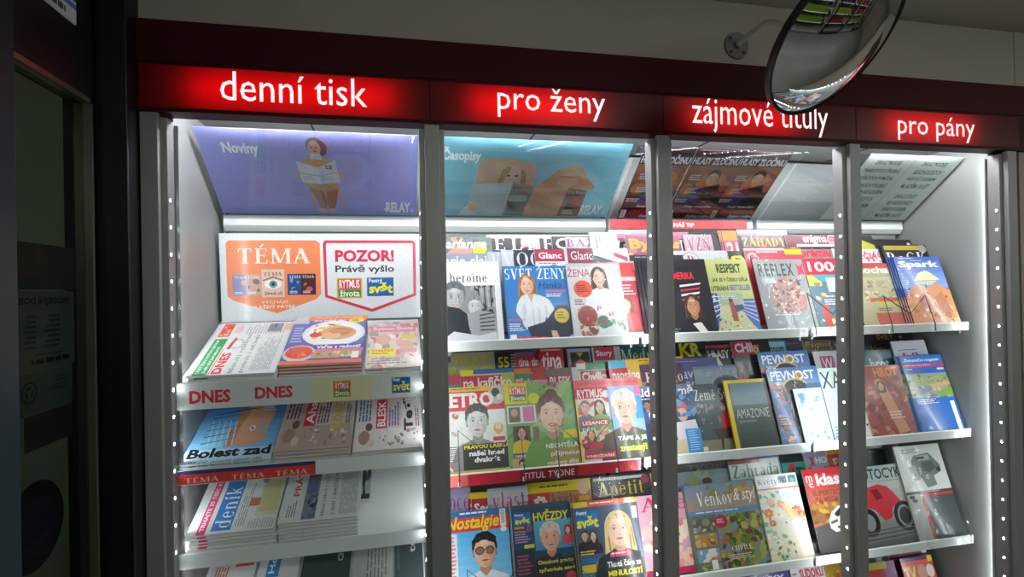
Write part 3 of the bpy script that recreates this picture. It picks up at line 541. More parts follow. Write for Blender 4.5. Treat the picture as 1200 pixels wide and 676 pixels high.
for k, (x, of) in enumerate([(.905, .0085), (1.125, .006), (1.335, .0035)]):
    header_item('magazine', 'magazine', ['leftmost of three identical dark crime magazines on the header ledge', 'dark crime magazine on the header ledge, middle of three identical ones', 'dark crime magazine on the header ledge, rightmost of three identical ones'][k], x, .215, HL-.01, crime(k), of, 'three identical crime magazines on the header ledge')
a = Art(.80, 'e2e6e0'); a.R(.5, 0, .505, .8, 'a8aca8').R(.02, .02, .98, .024, 'b8bcb8')
col = lambda x0, x1, L, y0: [a.T(t, x0+(x1-x0)*(1-f)/2, y0+i*.085, x1-(x1-x0)*(1-f)/2, y0+i*.085+.066, '44473f', 'b') for i, (t, f) in enumerate(L)]
col(.03, .47, [('ZÁKAZ PRODEJE', .62), ('TABÁKOVÝCH VÝROBKŮ,', .9), ('KUŘÁCKÝCH POMŮCEK,', .85), ('BYLINNÝCH VÝROBKŮ', .8), ('URČENÝCH KE KOUŘENÍ,', .95), ('ELEKTRONICKÝCH', .7), ('CIGARET OSOBÁM', .75), ('MLADŠÍM 18 LET', .7)], .06)
col(.53, .97, [('ZÁKAZ PRODEJE', .62), ('ALKOHOLICKÝCH', .7), ('NÁPOJŮ OSOBÁM', .72), ('MLADŠÍM 18 LET', .7)], .06); col(.53, .97, [('ZÁKAZ ÚČASTI', .56), ('NA HAZARDNÍCH', .66), ('HRÁCH OSOBÁM', .64), ('MLADŠÍM 18 LET', .7)], .44)
header_item('notice_sheet', 'notice', 'white notice sheet with two columns of grey capitals', 1.915, .478, HL-.004, a, mtl=NEWS)

# ---------------------------------------------------------------- sloping newspaper shelves of the left bay
SLO = math.radians(22.8); SV = V3((0, math.cos(SLO), math.sin(SLO))); SU = V3((1, 0, 0))
BZ = [1.292, 1.034, .786, .53]; BY = .05
for i, z in enumerate(BZ):
    s = thing('newspaper_shelf', ['sloping white shelf with a strip of red and yellow title logos', 'sloping white shelf with a red and blue strip', 'sloping white shelf half empty at its right end', 'lowest sloping newspaper shelf at the bottom of the picture'][i], 'shelf', (-.29, .05, z), 'sloping newspaper shelves')
    h = .078 if i == 0 else .042
    b = MB(); pr = [(BY, z-h), (BY, z), (BY+.003, z+.0015), (BY+.003, z-.012)]
    b.prism_x([(BY, z-h), (BY, z+.002), (BY+.004, z+.002), (BY+.004, z-h)], -.6555, .0625); b.build('shelf_lip', MX['lip'], s, origin=(-.29, .05, z))
    e = V3((0, BY+.004, z-.006)); t = e+SV*.45
    b = MB(); b.prism_x([(e.y, e.z), (e.y, e.z-.006), (t.y, t.z-.006), (t.y, t.z)], -.6555, .0625); b.build('shelf_panel', MX['lip'], s, origin=(-.29, .05, z))
    if i == 0:
        a = Art(.105, 'd2d7d4').R(.53, 0, .78, .105, 'd9d6a8').T('DNES', .048, .03, .205, .083, 'd8384a', 'B').T('DNES', .30, .028, .45, .078, 'd8384a', 'B')
        a.R(.615, .02, .69, .09, 'd8b040').R(.62, .025, .685, .058, 'd8384a').T('RYTMUS', .625, .028, .68, .054, 'fff', 'b').R(.62, .058, .685, .086, '3c9058').T('života', .623, .06, .682, .083, 'f4f0c0', 'b')
        a.R(.865, .018, .945, .085, '1c58a0').T('Pestrý', .87, .02, .9, .038, 'fff', 'b').T('svět', .87, .034, .942, .076, 'f0e030', 'b')
        c = MB(); a.put(c, V3((-.6545, BY-.0006, z-.077)), SU, V3((0, 0, 1)), V3((0, -1, 0)), .7165, .0775); c.build('title_strip', GLOSSY, s, origin=(-.29, .05, z))['label'] = 'white strip printed with red title lettering and two small logos'
    if i == 1:
        a = Art(.105, 'd8453c').R(0, 0, 1, .028, '2c3c78').T('TÉMA', .05, .045, .29, .095, 'f4ccbc', 'S').T('TÉMA', .38, .045, .62, .095, 'f4ccbc', 'S').T('TÉMA', .7, .045, .94, .095, 'f4ccbc', 'S')
        c = MB(); a.put(c, V3((-.6545, BY-.0006, z-.04)), SU, V3((0, 0, 1)), V3((0, -1, 0)), .385, .0405); c.build('title_strip', GLOSSY, s, origin=(-.29, .05, z))['label'] = 'red strip with a dark blue top edge'
# large sign board standing behind the first row of newspapers
SB = V3((-.642, .425, 1.452)); SBv = V3((0, -.02, .325)).normalized(); w_, h_ = .713, .325
a = Art(h_/w_, 'dde3e6'); Hh = h_/w_
a.P([(.045, .035), (.465, .035), (.485, .05), (.485, .32), (.46, .345), (.265, .415), (.06, .345), (.03, .32), (.03, .05)], 'f08a5c')
a.T('TÉMA', .085, .055, .435, .155, 'fbeee4', 'S')
for k, (x, c1, c2) in enumerate([(.055, '8c8cb8', 'c8a0a8'), (.12, 'c8a898', '8a6a60'), (.32, '2c4a80', '5aa0d0'), (.385, '482830', 'c06050')]):
    a.R(x, .21, x+.075, .32, c1).busy(x+.01, .23, x+.065, .3, [c2, c1], 8, .02, k).T('TÉMA', x+.008, .215, x+.067, .232, 'f0e8e8', 'S').lines(x+.01, .3, x+.065, .315, 2, 'eee')
a.R(.195, .185, .305, .33, 'e4c4b0').T('TÉMA', .205, .195, .295, .22, '6a4a40', 'S').E(.25, .262, .042, .024, 'f6f0ec').E(.25, .262, .02, .02, '6a98a8').E(.25, .262, .009, .009, '1c2830').P([(.2, .24), (.25, .222), (.3, .24), (.3, .246), (.25, .23), (.2, .246)], '8a6450').T('Zdravé oči', .205, .3, .295, .318, '4a3430', 'b')
a.T('VYCHÁZÍ', .19, .345, .32, .362, 'fbeee4', '').T('KAŽDÝ PÁTEK', .155, .368, .36, .388, 'fbeee4', 'b')
rr = [(.51, .035), (.965, .035), (.98, .05), (.98, .335), (.745, .42), (.505, .335), (.5, .05)]; a.P(rr, 'd83c50'); a.P([(.52, .05), (.96, .05), (.965, .06), (.965, .325), (.745, .403), (.518, .325), (.515, .06)], 'e2e6e8')
a.T('POZOR!', .56, .085, .865, .15, 'dc3048', 'B').T('Právě vyšlo', .56, .165, .865, .215, '33363c', 'b')
a.R(.565, .235, .695, .345, 'd8c040').R(.572, .242, .688, .295, 'd83048').T('RYTMUS', .578, .245, .682, .29, 'fff', 'b').R(.572, .297, .688, .338, '2c8c58').T('života', .578, .3, .682, .335, 'f0f0d8', 'b')
a.R(.72, .235, .86, .335, '2464a8').T('Pestrý', .73, .24, .8, .268, 'f4f4f4', 'b').T('svět', .73, .262, .855, .32, 'f4e820', 'B')
sg = paper_item('advertising_board', 'sign board', 'white board with an orange pentagon and a red outlined pentagon', SB, SU, SBv, w_, h_, .003, a)

# ---------------------------------------------------------------- upright magazine shelves, three units
LIPZ = [1.379, .922, .466, .10]; uw = [(.135, .860), (.865, 1.588), (1.593, 2.384)]
unm = ['left unit', 'middle unit', 'right unit']; lvn = ['top', 'second', 'third', 'floor']
for u, (x0, x1) in enumerate(uw):
    for l, z in enumerate(LIPZ):
        s = thing('magazine_shelf', 'white %s magazine shelf of the %s of the stepped rack' % (lvn[l], unm[u]), 'shelf', ((x0+x1)/2, .2, z), 'stepped magazine shelves')
        o3 = ((x0+x1)/2, .14, z)
        b = MB(); r = .008; n0 = [(.14, z-.036), (.1385, z-.003), (.141, z), (.145, z), (.145, z-.036)]
        b.prism_x(n0, x0+.004, x1-.004); b.build('shelf_lip', MX['lip'], s, origin=o3, bevel=.001)
        b = MB(); b.prism_x([(.145, z-.034), (.145, z-.026), (.215, z-.026), (.215, z+.012), (.262, z+.012), (.262, z+.055), (.32, z+.055), (.32, z+.046), (.272, z+.046), (.272, z+.003), (.225, z+.003), (.225, z-.034)], x0+.006, x1-.006)
        b.build('stepped_panel', MX['plate'], s, origin=o3)
        b = MB(); b.box(x0+.02, x0+.03, .16, .5, z-.05, z-.0341); b.box(x1-.03, x1-.02, .16, .5, z-.05, z-.0341); b.box(x0+.02, x1-.02, .32, .499, z-.048, z-.0342); b.build('bracket', MX['plate'], s, origin=o3)
        if l == 1 and u == 0:
            a = Art(.056, 'c03040').P([(.0, 0), (.1, 0), (.1, .056), (0, .056)], 'd2625e').R(.36, 0, .66, .056, '8a2430').T('TITUL TÝDNE', .375, .008, .64, .048, 'e4d8dc', '')
            c = MB(); c.box(.14, .850, .128, .1285, z-.04, z-.0005); a.put(c, V3((.14, .1279, z-.04)), SU, V3((0, 0, 1)), V3((0, -1, 0)), .71, .0395); c.build('title_strip', GLOSSY, s, origin=o3)['label'] = 'red strip reading titul týdne'
            c = MB(); c.box(.14, .85, .1285, .1378, z-.04, z-.037); c.build('strip_clip', MX['lip'], s, origin=o3)

# ---------------------------------------------------------------- convex mirror
mc = onD(979.7, 45.4, -.5); nrm = V3((.275, -.67, -.69)).normalized(); R_ = .211
mi_ = thing('convex_mirror', 'round convex security mirror with a black rim hanging over the third sign', 'mirror', tuple(mc))
b = MB(); Rs = .37; prof = []
for k in range(17):
    r = R_*.965*k/16; prof.append((max(r, .0001), math.sqrt(Rs*Rs-r*r)-math.sqrt(Rs*Rs-(R_*.965)**2)+.004))
b.lathe(prof, mc, nrm, 64); b.build('mirror_face', MX['mirror'], mi_, smooth=True, origin=mc)
b = MB(); b.lathe([(R_*.96, .006), (R_, .008), (R_*1.01, 0), (R_, -.012), (R_*.7, -.03), (.0001, -.035)], mc, nrm, 64); b.build('mirror_rim', MX['rim'], mi_, smooth=False, origin=mc)
fl = V3((1.196, .012, 2.415)); end = mc-nrm*.034
b = MB(); b.lathe([(.0001, .006), (.047, .006), (.05, .0), (.0001, 0)], fl, (0, -1, 0), 32); b.lathe([(.014, .006), (.014, .02), (.0001, .022)], fl, (0, -1, 0), 16)
b.build('wall_flange', MX['flange'], mi_, origin=fl)
for k in range(4):
    t = PI/4+k*PI/2; q = fl+V3((.036*math.cos(t), -.006, .036*math.sin(t))); b = MB(); b.lathe([(.0001, .003), (.005, .002), (.0055, 0)], q, (0, -1, 0), 10); b.build('flange_screw', MX['dark'], mi_, origin=q)
pts = []
P0, P1, P2, P3 = fl+V3((0, -.01, 0)), fl+V3((.03, -.2, .05)), end+V3((-.10, .12, .06)), end
for k in range(17):
    t = k/16; pts.append(P0*(1-t)**3+P1*3*t*(1-t)**2+P2*3*t*t*(1-t)+P3*t**3)
b = MB(); b.tube(pts, .0085, 12); b.build('mirror_arm', MX['arm'], mi_, smooth=True, origin=fl)

# ---------------------------------------------------------------- what stands behind the camera (seen in the mirror)
for k, (x, y) in enumerate([(1.4, -1.35), (3.4, -1.35), (5.4, -1.35)]):
    s = thing('ceiling_light', 'recessed ceiling light strip over the passage, %s one' % ['first', 'second', 'third'][k], 'ceiling light', (x, y, 2.57), 'ceiling lights over the passage')
    b = MB(); b.box(x-.6, x+.6, y-.06, y+.06, 2.566, 2.5705); b.build('diffuser', ROOM, s, origin=(x, y, 2.57))
    b = MB(); b.box(x-.62, x+.62, y-.08, y-.0605, 2.56, 2.5715); b.box(x-.62, x+.62, y+.0605, y+.08, 2.56, 2.5715); b.build('trim_frame', MX['plate'], s, origin=(x, y, 2.57))
r = random.Random(4)
for k in range(6):
    x0 = -1.6+k*1.35; s = thing('shop_window', 'lit shop window across the passage, bay %s' % ['one', 'two', 'three', 'four', 'five', 'six'][k], 'shop window', (x0+.6, -2.25, 0), 'lit shop windows across the passage')
    b = MB(); b.box(x0, x0+.04, -2.31, -2.25, 0, 2.4); b.box(x0+1.2, x0+1.24, -2.31, -2.25, 0, 2.4); b.box(x0+.04, x0+1.2, -2.31, -2.25, 2.25, 2.4); b.box(x0+.04, x0+1.2, -2.31, -2.25, 0, .12); b.build('frame', MX['teal'] if k % 2 else MX['alu'], s, origin=(x0, -2.25, 0))
    b = MB(); b.box(x0+.08, x0+1.16, -2.45, -2.37, 2.16, 2.24); b.build('light_bar', SHOPLT, s, origin=(x0, -2.25, 0))
    b = MB(); b.box(x0, x0+1.24, -2.95, -2.91, 0, 2.5); b.build('display_back', MX['wall'], s, origin=(x0, -2.25, 0))
    for zz in (.3, .75, 1.2, 1.65):
        b = MB(); b.box(x0+.04, x0+1.2, -2.91, -2.55, zz-.02, zz); b.build('display_shelf', MX['lip'], s, origin=(x0, -2.25, 0))
        b = MB(); b.box(x0+.08, x0+1.16, -2.65, -2.57, zz+.001, zz+.22); b.build('goods', mat('goods', r.choice(['7a9a20', '303038', '8a3030', '2a4a6a', 'a08a50', '404040']), .5, noise=.5, nscale=25), s, origin=(x0, -2.25, 0))
w = bpy.data.worlds.new('world'); bpy.context.scene.world = w; w.use_nodes = True; w.node_tree.nodes['Background'].inputs[0].default_value = (.5, .5, .52, 1); w.node_tree.nodes['Background'].inputs[1].default_value = .05
sc = bpy.context.scene; sc.view_settings.view_transform = 'Standard'; sc.view_settings.look = 'None'; sc.view_settings.exposure = 0; sc.view_settings.gamma = 1; sc.view_settings.use_curve_mapping = False
sc.cycles.use_denoising = True; sc.cycles.sample_clamp_indirect = 4; sc.cycles.max_bounces = 7; sc.cycles.transparent_max_bounces = 12
# ================================================================ magazines
TV = V3((0, .313, .950)).normalized(); TN = V3((0, -.950, .313)).normalized()
TB = {1: (.186, -.0225), 2: (.237, .0155), 3: (.302, .0585)}
QUEUE = []
def mag(l, t, xl, xr, yt, label, bg, fn, off=0, th=.004, spine=None, copies=0, group=None, film=False, dx=-.0035, cplabel=None):
    QUEUE.append((l, t, off, len(QUEUE), xl, xr, yt, label, bg, fn, th, spine, copies, group, film, dx, cplabel))
def place_all():
    """front copies first come to rest against whatever already leans behind them"""
    done = {}
    for it in sorted(QUEUE, key=lambda q: (q[0], q[1], q[2], q[3])):
        l, t, off, k_, xl, xr, yt, label, bg, fn, th, spine, copies, group, film, dx, cplabel = it
        yb, zb = TB[t]; p0 = V3((0, yb, LIPZ[l]+zb)); depth = th*(copies+1)+.0022*copies
        x0, x1 = hit(xl, yt, p0, TN).x, hit(xr, yt, p0, TN).x; lim = None
        need = depth-(.006 if t == 1 else .012)
        for (a, b_, f_) in done.get((l, t), []):
            if a < x1+.022 and b_ > x0+dx*copies-.022: need = max(need, f_+depth+.0012)
        p = p0+TN*need; p.z = LIPZ[l]+zb+.0035
        done.setdefault((l, t), []).append((x0+dx*copies, x1, need+(.0095 if film else .0018)))
        A = hit(xl, yt, p, TN); B = hit(xr, yt, p, TN); A.x = max(A.x, .1105); sh_ = max(0, B.x-2.397); A.x -= sh_; B.x -= sh_; w = B.x-A.x; h = (A-p).dot(TV)
        O = V3((A.x, p.y, p.z)); q = O-CAM; q2 = O+TV*h-CAM
        s1 = V3((q.dot(rt)/q.dot(fw), q.dot(up)/q.dot(fw), 0)); s2 = V3((q2.dot(rt)/q2.dot(fw), q2.dot(up)/q2.dot(fw), 0))
        a = Art((s1-s2).length*F_PX/(xr-xl), bg); fn(a)
        m = paper_item('magazine', 'magazine', label, O, SU, TV, w, h, th, a, spine=spine, group=group, film=film)
        for k in range(copies):
            c = copy_tree(m, (dx*(k+1), (th+.0022)*(k+1), 0), cplabel or label, group)
            for ch in list(c.children):
                if ch.name.startswith('plastic'): bpy.data.objects.remove(ch)
def G(title, tc, box, st='b', cols=None, lines=None, seed=1, extra=None):
    """cover of a magazine of which only the head shows: title plus a picture below it"""
    def f(a):
        H = a.H
        if cols: a.busy(0, box[3]*.75, 1, H, cols, 46, .13, seed)
        a.T(title, *box, tc, st)
        if lines: a.lines(.08, box[3]+.05, .6, box[3]+.28, 4, lines, .5, seed); a.lines(.1, H-.35, .8, H-.08, 4, lines, .5, seed+1)
        if extra: extra(a)
    return f
SKIN = ['e0b090', 'c89070', 'a87458']
L1, L2, L3, L4 = 0, 1, 2, 3
# ---------------------------------------- top shelf, left unit
def f(a):
    H = a.H; a.T('heroine', .17, .20, .78, .36, '26282c', 'S'); a.R(.02, .42, .9, H-.02, '8c8e90').busy(.5, .42, .9, .95, ['3a3c40', '5c5e62', 'a0a2a4', '2a2c30'], 26, .07, 3)
    for k in range(6): a.R(.62+k*.05, .42, .64+k*.05, .8, 'b4b6b8' if k % 2 else '3a3c40')
    a.face(.24, .62, .22, 'b4b5b7', '6a6c70', 'short', '2a2d33', 1, 0, 1, '7c7d80', 2); a.P([(-.1, .85), (.1, .76), (.3, .8), (.48, .95), (.5, H-.05), (-.1, H-.05)], '2a2e35')
    a.face(.56, .78, .16, 'c4c5c7', '8a8c90', 'short', '8c8e92', 0, 0, 0, '949698', 2); a.P([(.42, .9), (.6, .84), (.84, .88), (.9, 1.1), (.88, H-.05), (.5, H-.05), (.44, 1.1)], '9c9ea2')
    for k in range(5): a.P([(.62, .92+k*.06), (.86, .88+k*.07), (.87, .9+k*.07), (.62, .945+k*.06)], '3c3e44')
    a.P([(.05, H-.12), (.2, H-.22), (.6, H-.14), (.88, H-.2), (.9, H-.02), (.05, H-.02)], 'cfd1d3').R(.9, .4, 1, H, 'e2e5e7').R(0, H-.03, 1, H, 'e2e5e7').lines(.55, .185, .75, .2, 1, '777')
mag(L1, 1, 514, 584, 307, 'white magazine with a black and white photo of a laughing couple', 'e4e7ea', f)
def f(a):
    H = a.H; a.T('SVĚT ŽENY', .02, .0, .93, .21, 'eef4fa', 'S'); a.face(.33, .3, .145, 'e8bd9e', 'a86e48', 'long', 'dfe2e8', 0, 0, 0, 'c89474', 2)
    a.P([(.24, .47), (.3, .44), (.36, .455), (.42, .44), (.5, .46), (.58, .49), (.64, .54), (.68, .62), (.71, .72), (.735, .84), (.745, .94), (.73, 1.0), (.68, 1.01), (.64, .96), (.6, .86), (.57, .78), (.545, .84), (.53, .93), (.46, .975), (.36, .985), (.27, .97), (.23, .9), (.215, .82), (.17, .76), (.14, .7), (.16, .6), (.2, .52)], 'dde1e6')
    a.P([(.33, .445), (.37, .46), (.42, .445), (.39, .52), (.375, .57), (.355, .52)], 'dba88a').P([(.375, .57), (.38, .57), (.4, .97), (.385, .97)], 'b8bec8')
    for k in range(5): a.E(.388+k*.003, .63+k*.07, .006, .006, 'a8aeb8', 0, 6)
    a.P([(.57, .6), (.59, .62), (.6, .76), (.57, .78), (.56, .7)], 'c4cad2').P([(.24, .6), (.27, .58), (.3, .7), (.26, .8), (.23, .74)], 'c8ced6').P([(.45, .62), (.5, .7), (.49, .84), (.46, .92), (.45, .8)], 'cdd2da').P([(.66, .7), (.69, .8), (.71, .93), (.69, .95), (.67, .85)], 'c4cad2').P([(.68, .98), (.73, .97), (.75, 1.02), (.7, 1.04)], 'ecd4c4')
    a.P([(.28, .94), (.55, .86), (.75, .62), (.9, .62), (1, .9), (1, 1.1), (.8, 1.12), (.55, H-.02), (.35, H-.02)], '1e2a40').P([(.62, 1.0), (.7, 1.0), (.76, 1.2), (.7, 1.26), (.64, 1.16)], 'dba88a').P([(.78, 1.15), (1, 1.02), (1, H), (.72, H)], 'b8c4dc')
    a.T('Hanka', .5, .25, .84, .36, '16305c', 'i').R(.6, .38, .9, .42, 'b070a0').lines(.6, .44, .92, .5, 2, 'dce8f4').E(.8, .78, .11, .11, 'c8b43c').lines(.73, .72, .87, .84, 3, '7a6a20')
    a.T('POVÍDKY', .03, .8, .27, .85, 'e45a80', 'b').lines(.03, .88, .25, 1.0, 4, 'e8eef4').T('ŠTĚDROST', .05, 1.06, .4, 1.12, 'e45a80', 'b').lines(.05, 1.14, .3, 1.24, 3, 'e8eef4').T('Partnerské', .2, 1.24, .55, 1.31, 'f0f0f0', 'i').R(.03, H-.12, .12, H-.02, 'f4f4f4').lines(.2, H-.08, .7, H-.03, 1, 'e02030', .9)
mag(L1, 1, 589, 667, 312, 'blue magazine with a smiling woman in a white shirt sitting cross-legged', '2f7cc0', f, spine='20405f')
def f(a):
    H = a.H; a.R(.0, .0, 1, .06, 'c8c4c4').T('ŽENA', .0, .07, .42, .26, 'c8324a', '').T('ŽIVOT', .66, .07, 1.0, .26, 'd05060', 't'); a.face(.58, .28, .17, 'e2ba9e', '4a3028', 'long', 'eceef2', 1, 0, 0, 'c89878')
    a.P([(.38, .55), (.7, .5), (.9, .62), (.95, 1.0), (.5, 1.0), (.36, .8)], 'e8eaf0').E(.26, .5, .17, .17, 'ee5230').lines(.14, .42, .38, .58, 4, '7a1810', .5).lines(.08, .7, .28, .82, 3, '444').E(.28, 1.02, .18, .2, '9c3a34').busy(.12, .88, .45, H-.05, ['a84038', 'c8604c', '7a4a30'], 18, .06)
    a.P([(.42, .82), (.62, .78), (.66, .94), (.5, 1.0)], 'f2f2f4').P([(.6, .9), (.8, .88), (.84, 1.04), (.66, 1.08)], 'f2f2f4').T('P', .47, .84, .55, .93, 'd84068', 'b').T('sí', .66, .93, .78, 1.03, 'd84068', 'b').E(.56, 1.14, .12, .12, '3c7c6c').P([(.5, 1.16), (.56, 1.06), (.63, 1.16)], 'c03050').busy(.6, 1.05, .95, H, ['4c8c7c', '8aa890', 'd8dcd8'], 14, .07, 4)
mag(L1, 1, 663, 725, 309, 'pale magazine in clear plastic with a dark haired woman and an orange sticker', 'd8d6d6', f, off=.014, th=.008, film=True)
def f(a):
    H = a.H; a.R(0, 0, 1, .3, 'e04448').T('101', .62, .04, .97, .22, 'c03038', '').R(.6, .3, 1, .38, 'e8b0b0').lines(.66, .46, .96, .7, 4, 'f2e4e4', .3); a.face(.74, .86, .12, 'e6b498', '7a4a34', 'long', 'd84a50', 1, 0, 0, 'c88c70', 2)
    a.P([(.6, H-.1), (.98, H-.12), (1, H), (.55, H)], 'e8e0e4')
mag(L1, 1, 682, 742, 308, 'dark red magazine with a woman in red, half hidden by the plastic wrapped one', 'a83a48', f, off=.004, spine='d8d4d4')
def amer(a):
    H = a.H; a.T('NOVÁ AMERIKA', .06, .2, .76, .36, 'e8323c', 'b').P([(.1, .4), (.9, .4), (.84, .56), (.7, .6), (.5, .52), (.16, .6)], '1c1a20')
    for k in range(4): a.P([(.5, .46+k*.08), (.86-k*.02, .42+k*.08), (.84-k*.02, .455+k*.08), (.5, .495+k*.08)], 'e4e2e4' if k % 2 == 0 else 'c83048')
    for i in range(3):
        for j in range(6): a.E(.1+i*.05+(j % 2)*.02, .46+j*.07, .014, .014, 'b8c4e0', 0, 5)
    a.face(.66, .82, .16, 'c88e6c', '4a2c22', 'long', '1c1c24', 1, 0, 0, 'a46e50', 2).P([(.6, 1.12), (.74, 1.1), (.86, H), (.74, H)], 'e8e4e0').lines(.06, H-.14, .5, H-.06, 2, '9a9aa0', .3)
mag(L1, 1, 755, 825, 304, 'black magazine with red title and a smiling dark haired woman, behind the post', '25222a', amer, off=.022, spine='3a3740', th=.0032, copies=3, group='stack of black magazines behind the post', dx=-.0125, cplabel='black magazine in the fanned stack behind the post')
W2 = 'white upper rows of the left unit'
mag(L1, 2, 508, 591, 297, 'grey-blue magazine with a cream title behind the black and white couple cover', '8b97a8', G('marie claire', 'd8d8c4', (.0, .03, .92, .2), 'b', ['8a94a4', '6c7888', 'c0a898'], 'e8e8e0'))
mag(L1, 2, 571, 640, 295, 'light grey magazine with a faint large V, left of the darker copy', 'b2b8c0', G('VOGUE', 'd4d8de', (.06, .03, .94, .38), 'Sw', ['9aa0aa', '888e98']), off=.004)
mag(L1, 2, 587, 640, 293, 'grey and black fashion magazine with wide white serif capitals', 'c0c4ca', lambda a: (a.R(.26, 0, 1, a.H, '2c2e38'), a.T('VOGUE', .02, .05, 1.45, .38, 'd0d4d8', 'S'), a.face(.6, .6, .2, 'd8a890', '3a2a28', 'long', '1c2038')), off=.009)
mag(L1, 2, 626, 668, 292, 'pale magazine with a crimson title block and white sans lettering, left copy', 'dddbe0', lambda a: (a.R(0, 0, .82, .36, 'a8324a'), a.T('Glanc', .1, .09, .74, .28, 'f4e8ec', 'b'), a.lines(.1, .4, .8, .46, 1, '666'), a.face(.5, .7, .2, 'd8a890', '8a6a50', 'long', 'c8485c')), off=.011)
mag(L1, 2, 664, 735, 291, 'plastic wrapped magazine with a dark red title block and a diagonal red band', 'd6d4da', lambda a: (a.R(0, 0, .42, .26, '8a3446'), a.T('Glanc', .05, .05, .4, .2, 'f0e4e8', ''), a.P([(.4, .12), (.5, .14), (.8, .25), (.3, .25)], '4a4650'), a.P([(.76, .07), (.98, .16), (.98, .24), (.76, .14)], 'b0485c')), off=.012, film=True)
mag(L1, 2, 737, 800, 299, 'black topped magazine with a white band above the stack of black copies', '2c2a30', lambda a: (a.lines(.1, .03, .8, .07, 1, '999'), a.R(0, .12, 1, .3, 'dcdad8')), off=.002)
mag(L1, 3, 505, 575, 278, 'magazine with a white italic title and a yellow-green round sticker', '5c6a68', lambda a: (a.busy(0, 0, 1, .5, ['5c6a68', '6c8078', '4a4c50', 'b88870'], 30, .12), a.E(.5, .42, .3, .25, 'c89078'), a.T('marianne', .05, .04, .92, .2, 'e8e8e6', 'bi'), a.E(.8, .2, .12, .12, 'd6f020'), a.lines(.72, .16, .88, .22, 2, '6a7a20')))
mag(L1, 3, 570, 690, 275, 'wide white card standing behind the fashion magazines', 'd6dadb', lambda a: a.R(.02, .02, .98, .03, 'c2c6c8'), off=-.012)
mag(L1, 3, 576, 650, 279, 'fashion magazine with large white serif capitals over a dark red photo', '3c363c', lambda a: (a.R(.45, 0, .75, a.H, 'b8b4ba'), a.busy(.1, 0, .5, .5, ['6a2c34', '3c3038', '8a4048'], 14, .09), a.face(.55, .4, .2, 'd8a48c', '5a2c28', 'long', 'a04048'), a.T('ELLE', .04, .0, .96, .2, 'eceaec', 'Sw')))
mag(L1, 3, 646, 712, 277, 'black magazine with a narrow white title between two fashion titles', '2a292c', G('COSMO', 'd8d8d4', (.06, .03, 1.2, .24), 'b', ['4a4a4c', '6a6a6c']), off=.003)
mag(L1, 3, 662, 722, 278, 'pale magazine with pink and grey serif capitals', 'c2c2d0', G('BAZAAR', 'a85878', (.02, .04, 1.15, .2), 'S', ['b8b8c8', 'a8b0c0', 'd0c0c8']), off=.007)
mag(L1, 3, 690, 722, 272, 'narrow white booklet with blue-grey text beside the pink serif title', 'd8dade', lambda a: (a.R(.2, .1, .26, a.H, '8a8c98'), a.lines(.35, .12, .95, .5, 9, 'a4a8bc'), a.T('F', .3, .12, .5, .4, '9a9cac', 'S')), off=.012, th=.01)
mag(L1, 3, 713, 775, 269, 'black magazine with a magenta top band and white brush lettering', '2c2a2c', lambda a: (a.R(0, 0, 1, .17, 'cc4078'), a.T('Lumi', .08, .22, .6, .46, 'e4ece8', 'Bi'), a.lines(.1, .06, .5, .11, 1, 'f0c0d0')))
mag(L1, 3, 732, 795, 276, 'purple magazine with a large orange title beside the post', '94506c', G('Bydlení', 'eea040', (.06, .06, 1.2, .32), 'B', ['a87868', '8a5c68', 'c8a888']), off=.005)
# ---------------------------------------- top shelf, middle unit
def f(a):
    H = a.H; a.T('RESPEKT', .37, .1, .86, .3, '3c4434', 'B').T('JAK SE V ČESKU DĚLÁ', .24, .38, .96, .5, '4a5240', 'B').T('LITERÁRNÍ', .2, .55, .54, .67, '4a5240', 'B').T('BESTSELLER', .56, .55, .98, .67, '6878a0', 'B')
    a.P([(0, .72), (.28, .72), (.4, 1.0), (.36, H), (0, H)], '3858a0').P([(1, .85), (.74, .85), (.62, 1.0), (1, H)], '4a6ab0').R(.28, .72, .78, 1.0, 'a8b4a0').P([(.3, .98), (.66, .98), (.95, H), (.15, H)], 'c8c89a')
    for k in range(5): a.P([(0, .78+k*.13), (.32, .78+k*.08), (.32, .8+k*.08), (0, .815+k*.13)], 'dce0e4').P([(1, .9+k*.1), (.7, .9+k*.05), (.7, .915+k*.05), (1, .93+k*.1)], 'b8c4d8')
    a.busy(.02, .75, .3, 1.3, ['2c4c94', '5a80c4', 'dce4f0'], 26, .03, 2).busy(.1, 1.05, .9, H, ['e0dcb0', '5a6ca0', 'a06a50', '6a7a88'], 40, .03, 5).P([(.48, .9), (.56, .88), (.6, 1.05), (.6, 1.3), (.5, 1.3)], 'a0584a').E(.52, .86, .04, .05, '5a4030').P([(.56, .98), (.74, .96), (.76, 1.06), (.6, 1.12)], '4a5a6c').lines(.35, .76, .75, .86, 3, 'e8ecd8', .3)
mag(L1, 1, 815, 873, 304, 'pale green magazine with an illustrated supermarket aisle', 'c2c67c', f, off=.004, th=.005, spine='b4b86c', copies=1, cplabel='pale green magazine hidden under its identical front copy')
def f(a):
    H = a.H; a.R(0, 0, 1, .06, 'd83a54').T('REFLEX', .08, .15, .78, .42, '34383a', 'bw').P([(.84, .16), (.92, .22), (1, .14), (.98, .3), (1, .42), (.92, .37), (.84, .43), (.87, .3)], 'ee3c60').R(.1, .46, .36, .56, 'd8dcdc').lines(.12, .47, .34, .55, 3, '5a6060', .4)
    a.P([(.28, .62), (.45, .46), (.6, .42), (.75, .56), (.92, .9), (.86, 1.15), (.5, 1.2), (.22, 1.1), (.2, .8)], 'b0847c')
    a.busy(.24, .5, .88, 1.18, ['c89a90', '8a5a54', 'e0b8ac', '6c3c3c', 'a8706a', '4a4c50'], 120, .045, 8); a.lines(.2, 1.22, .85, 1.25, 1, 'e4e4e4')
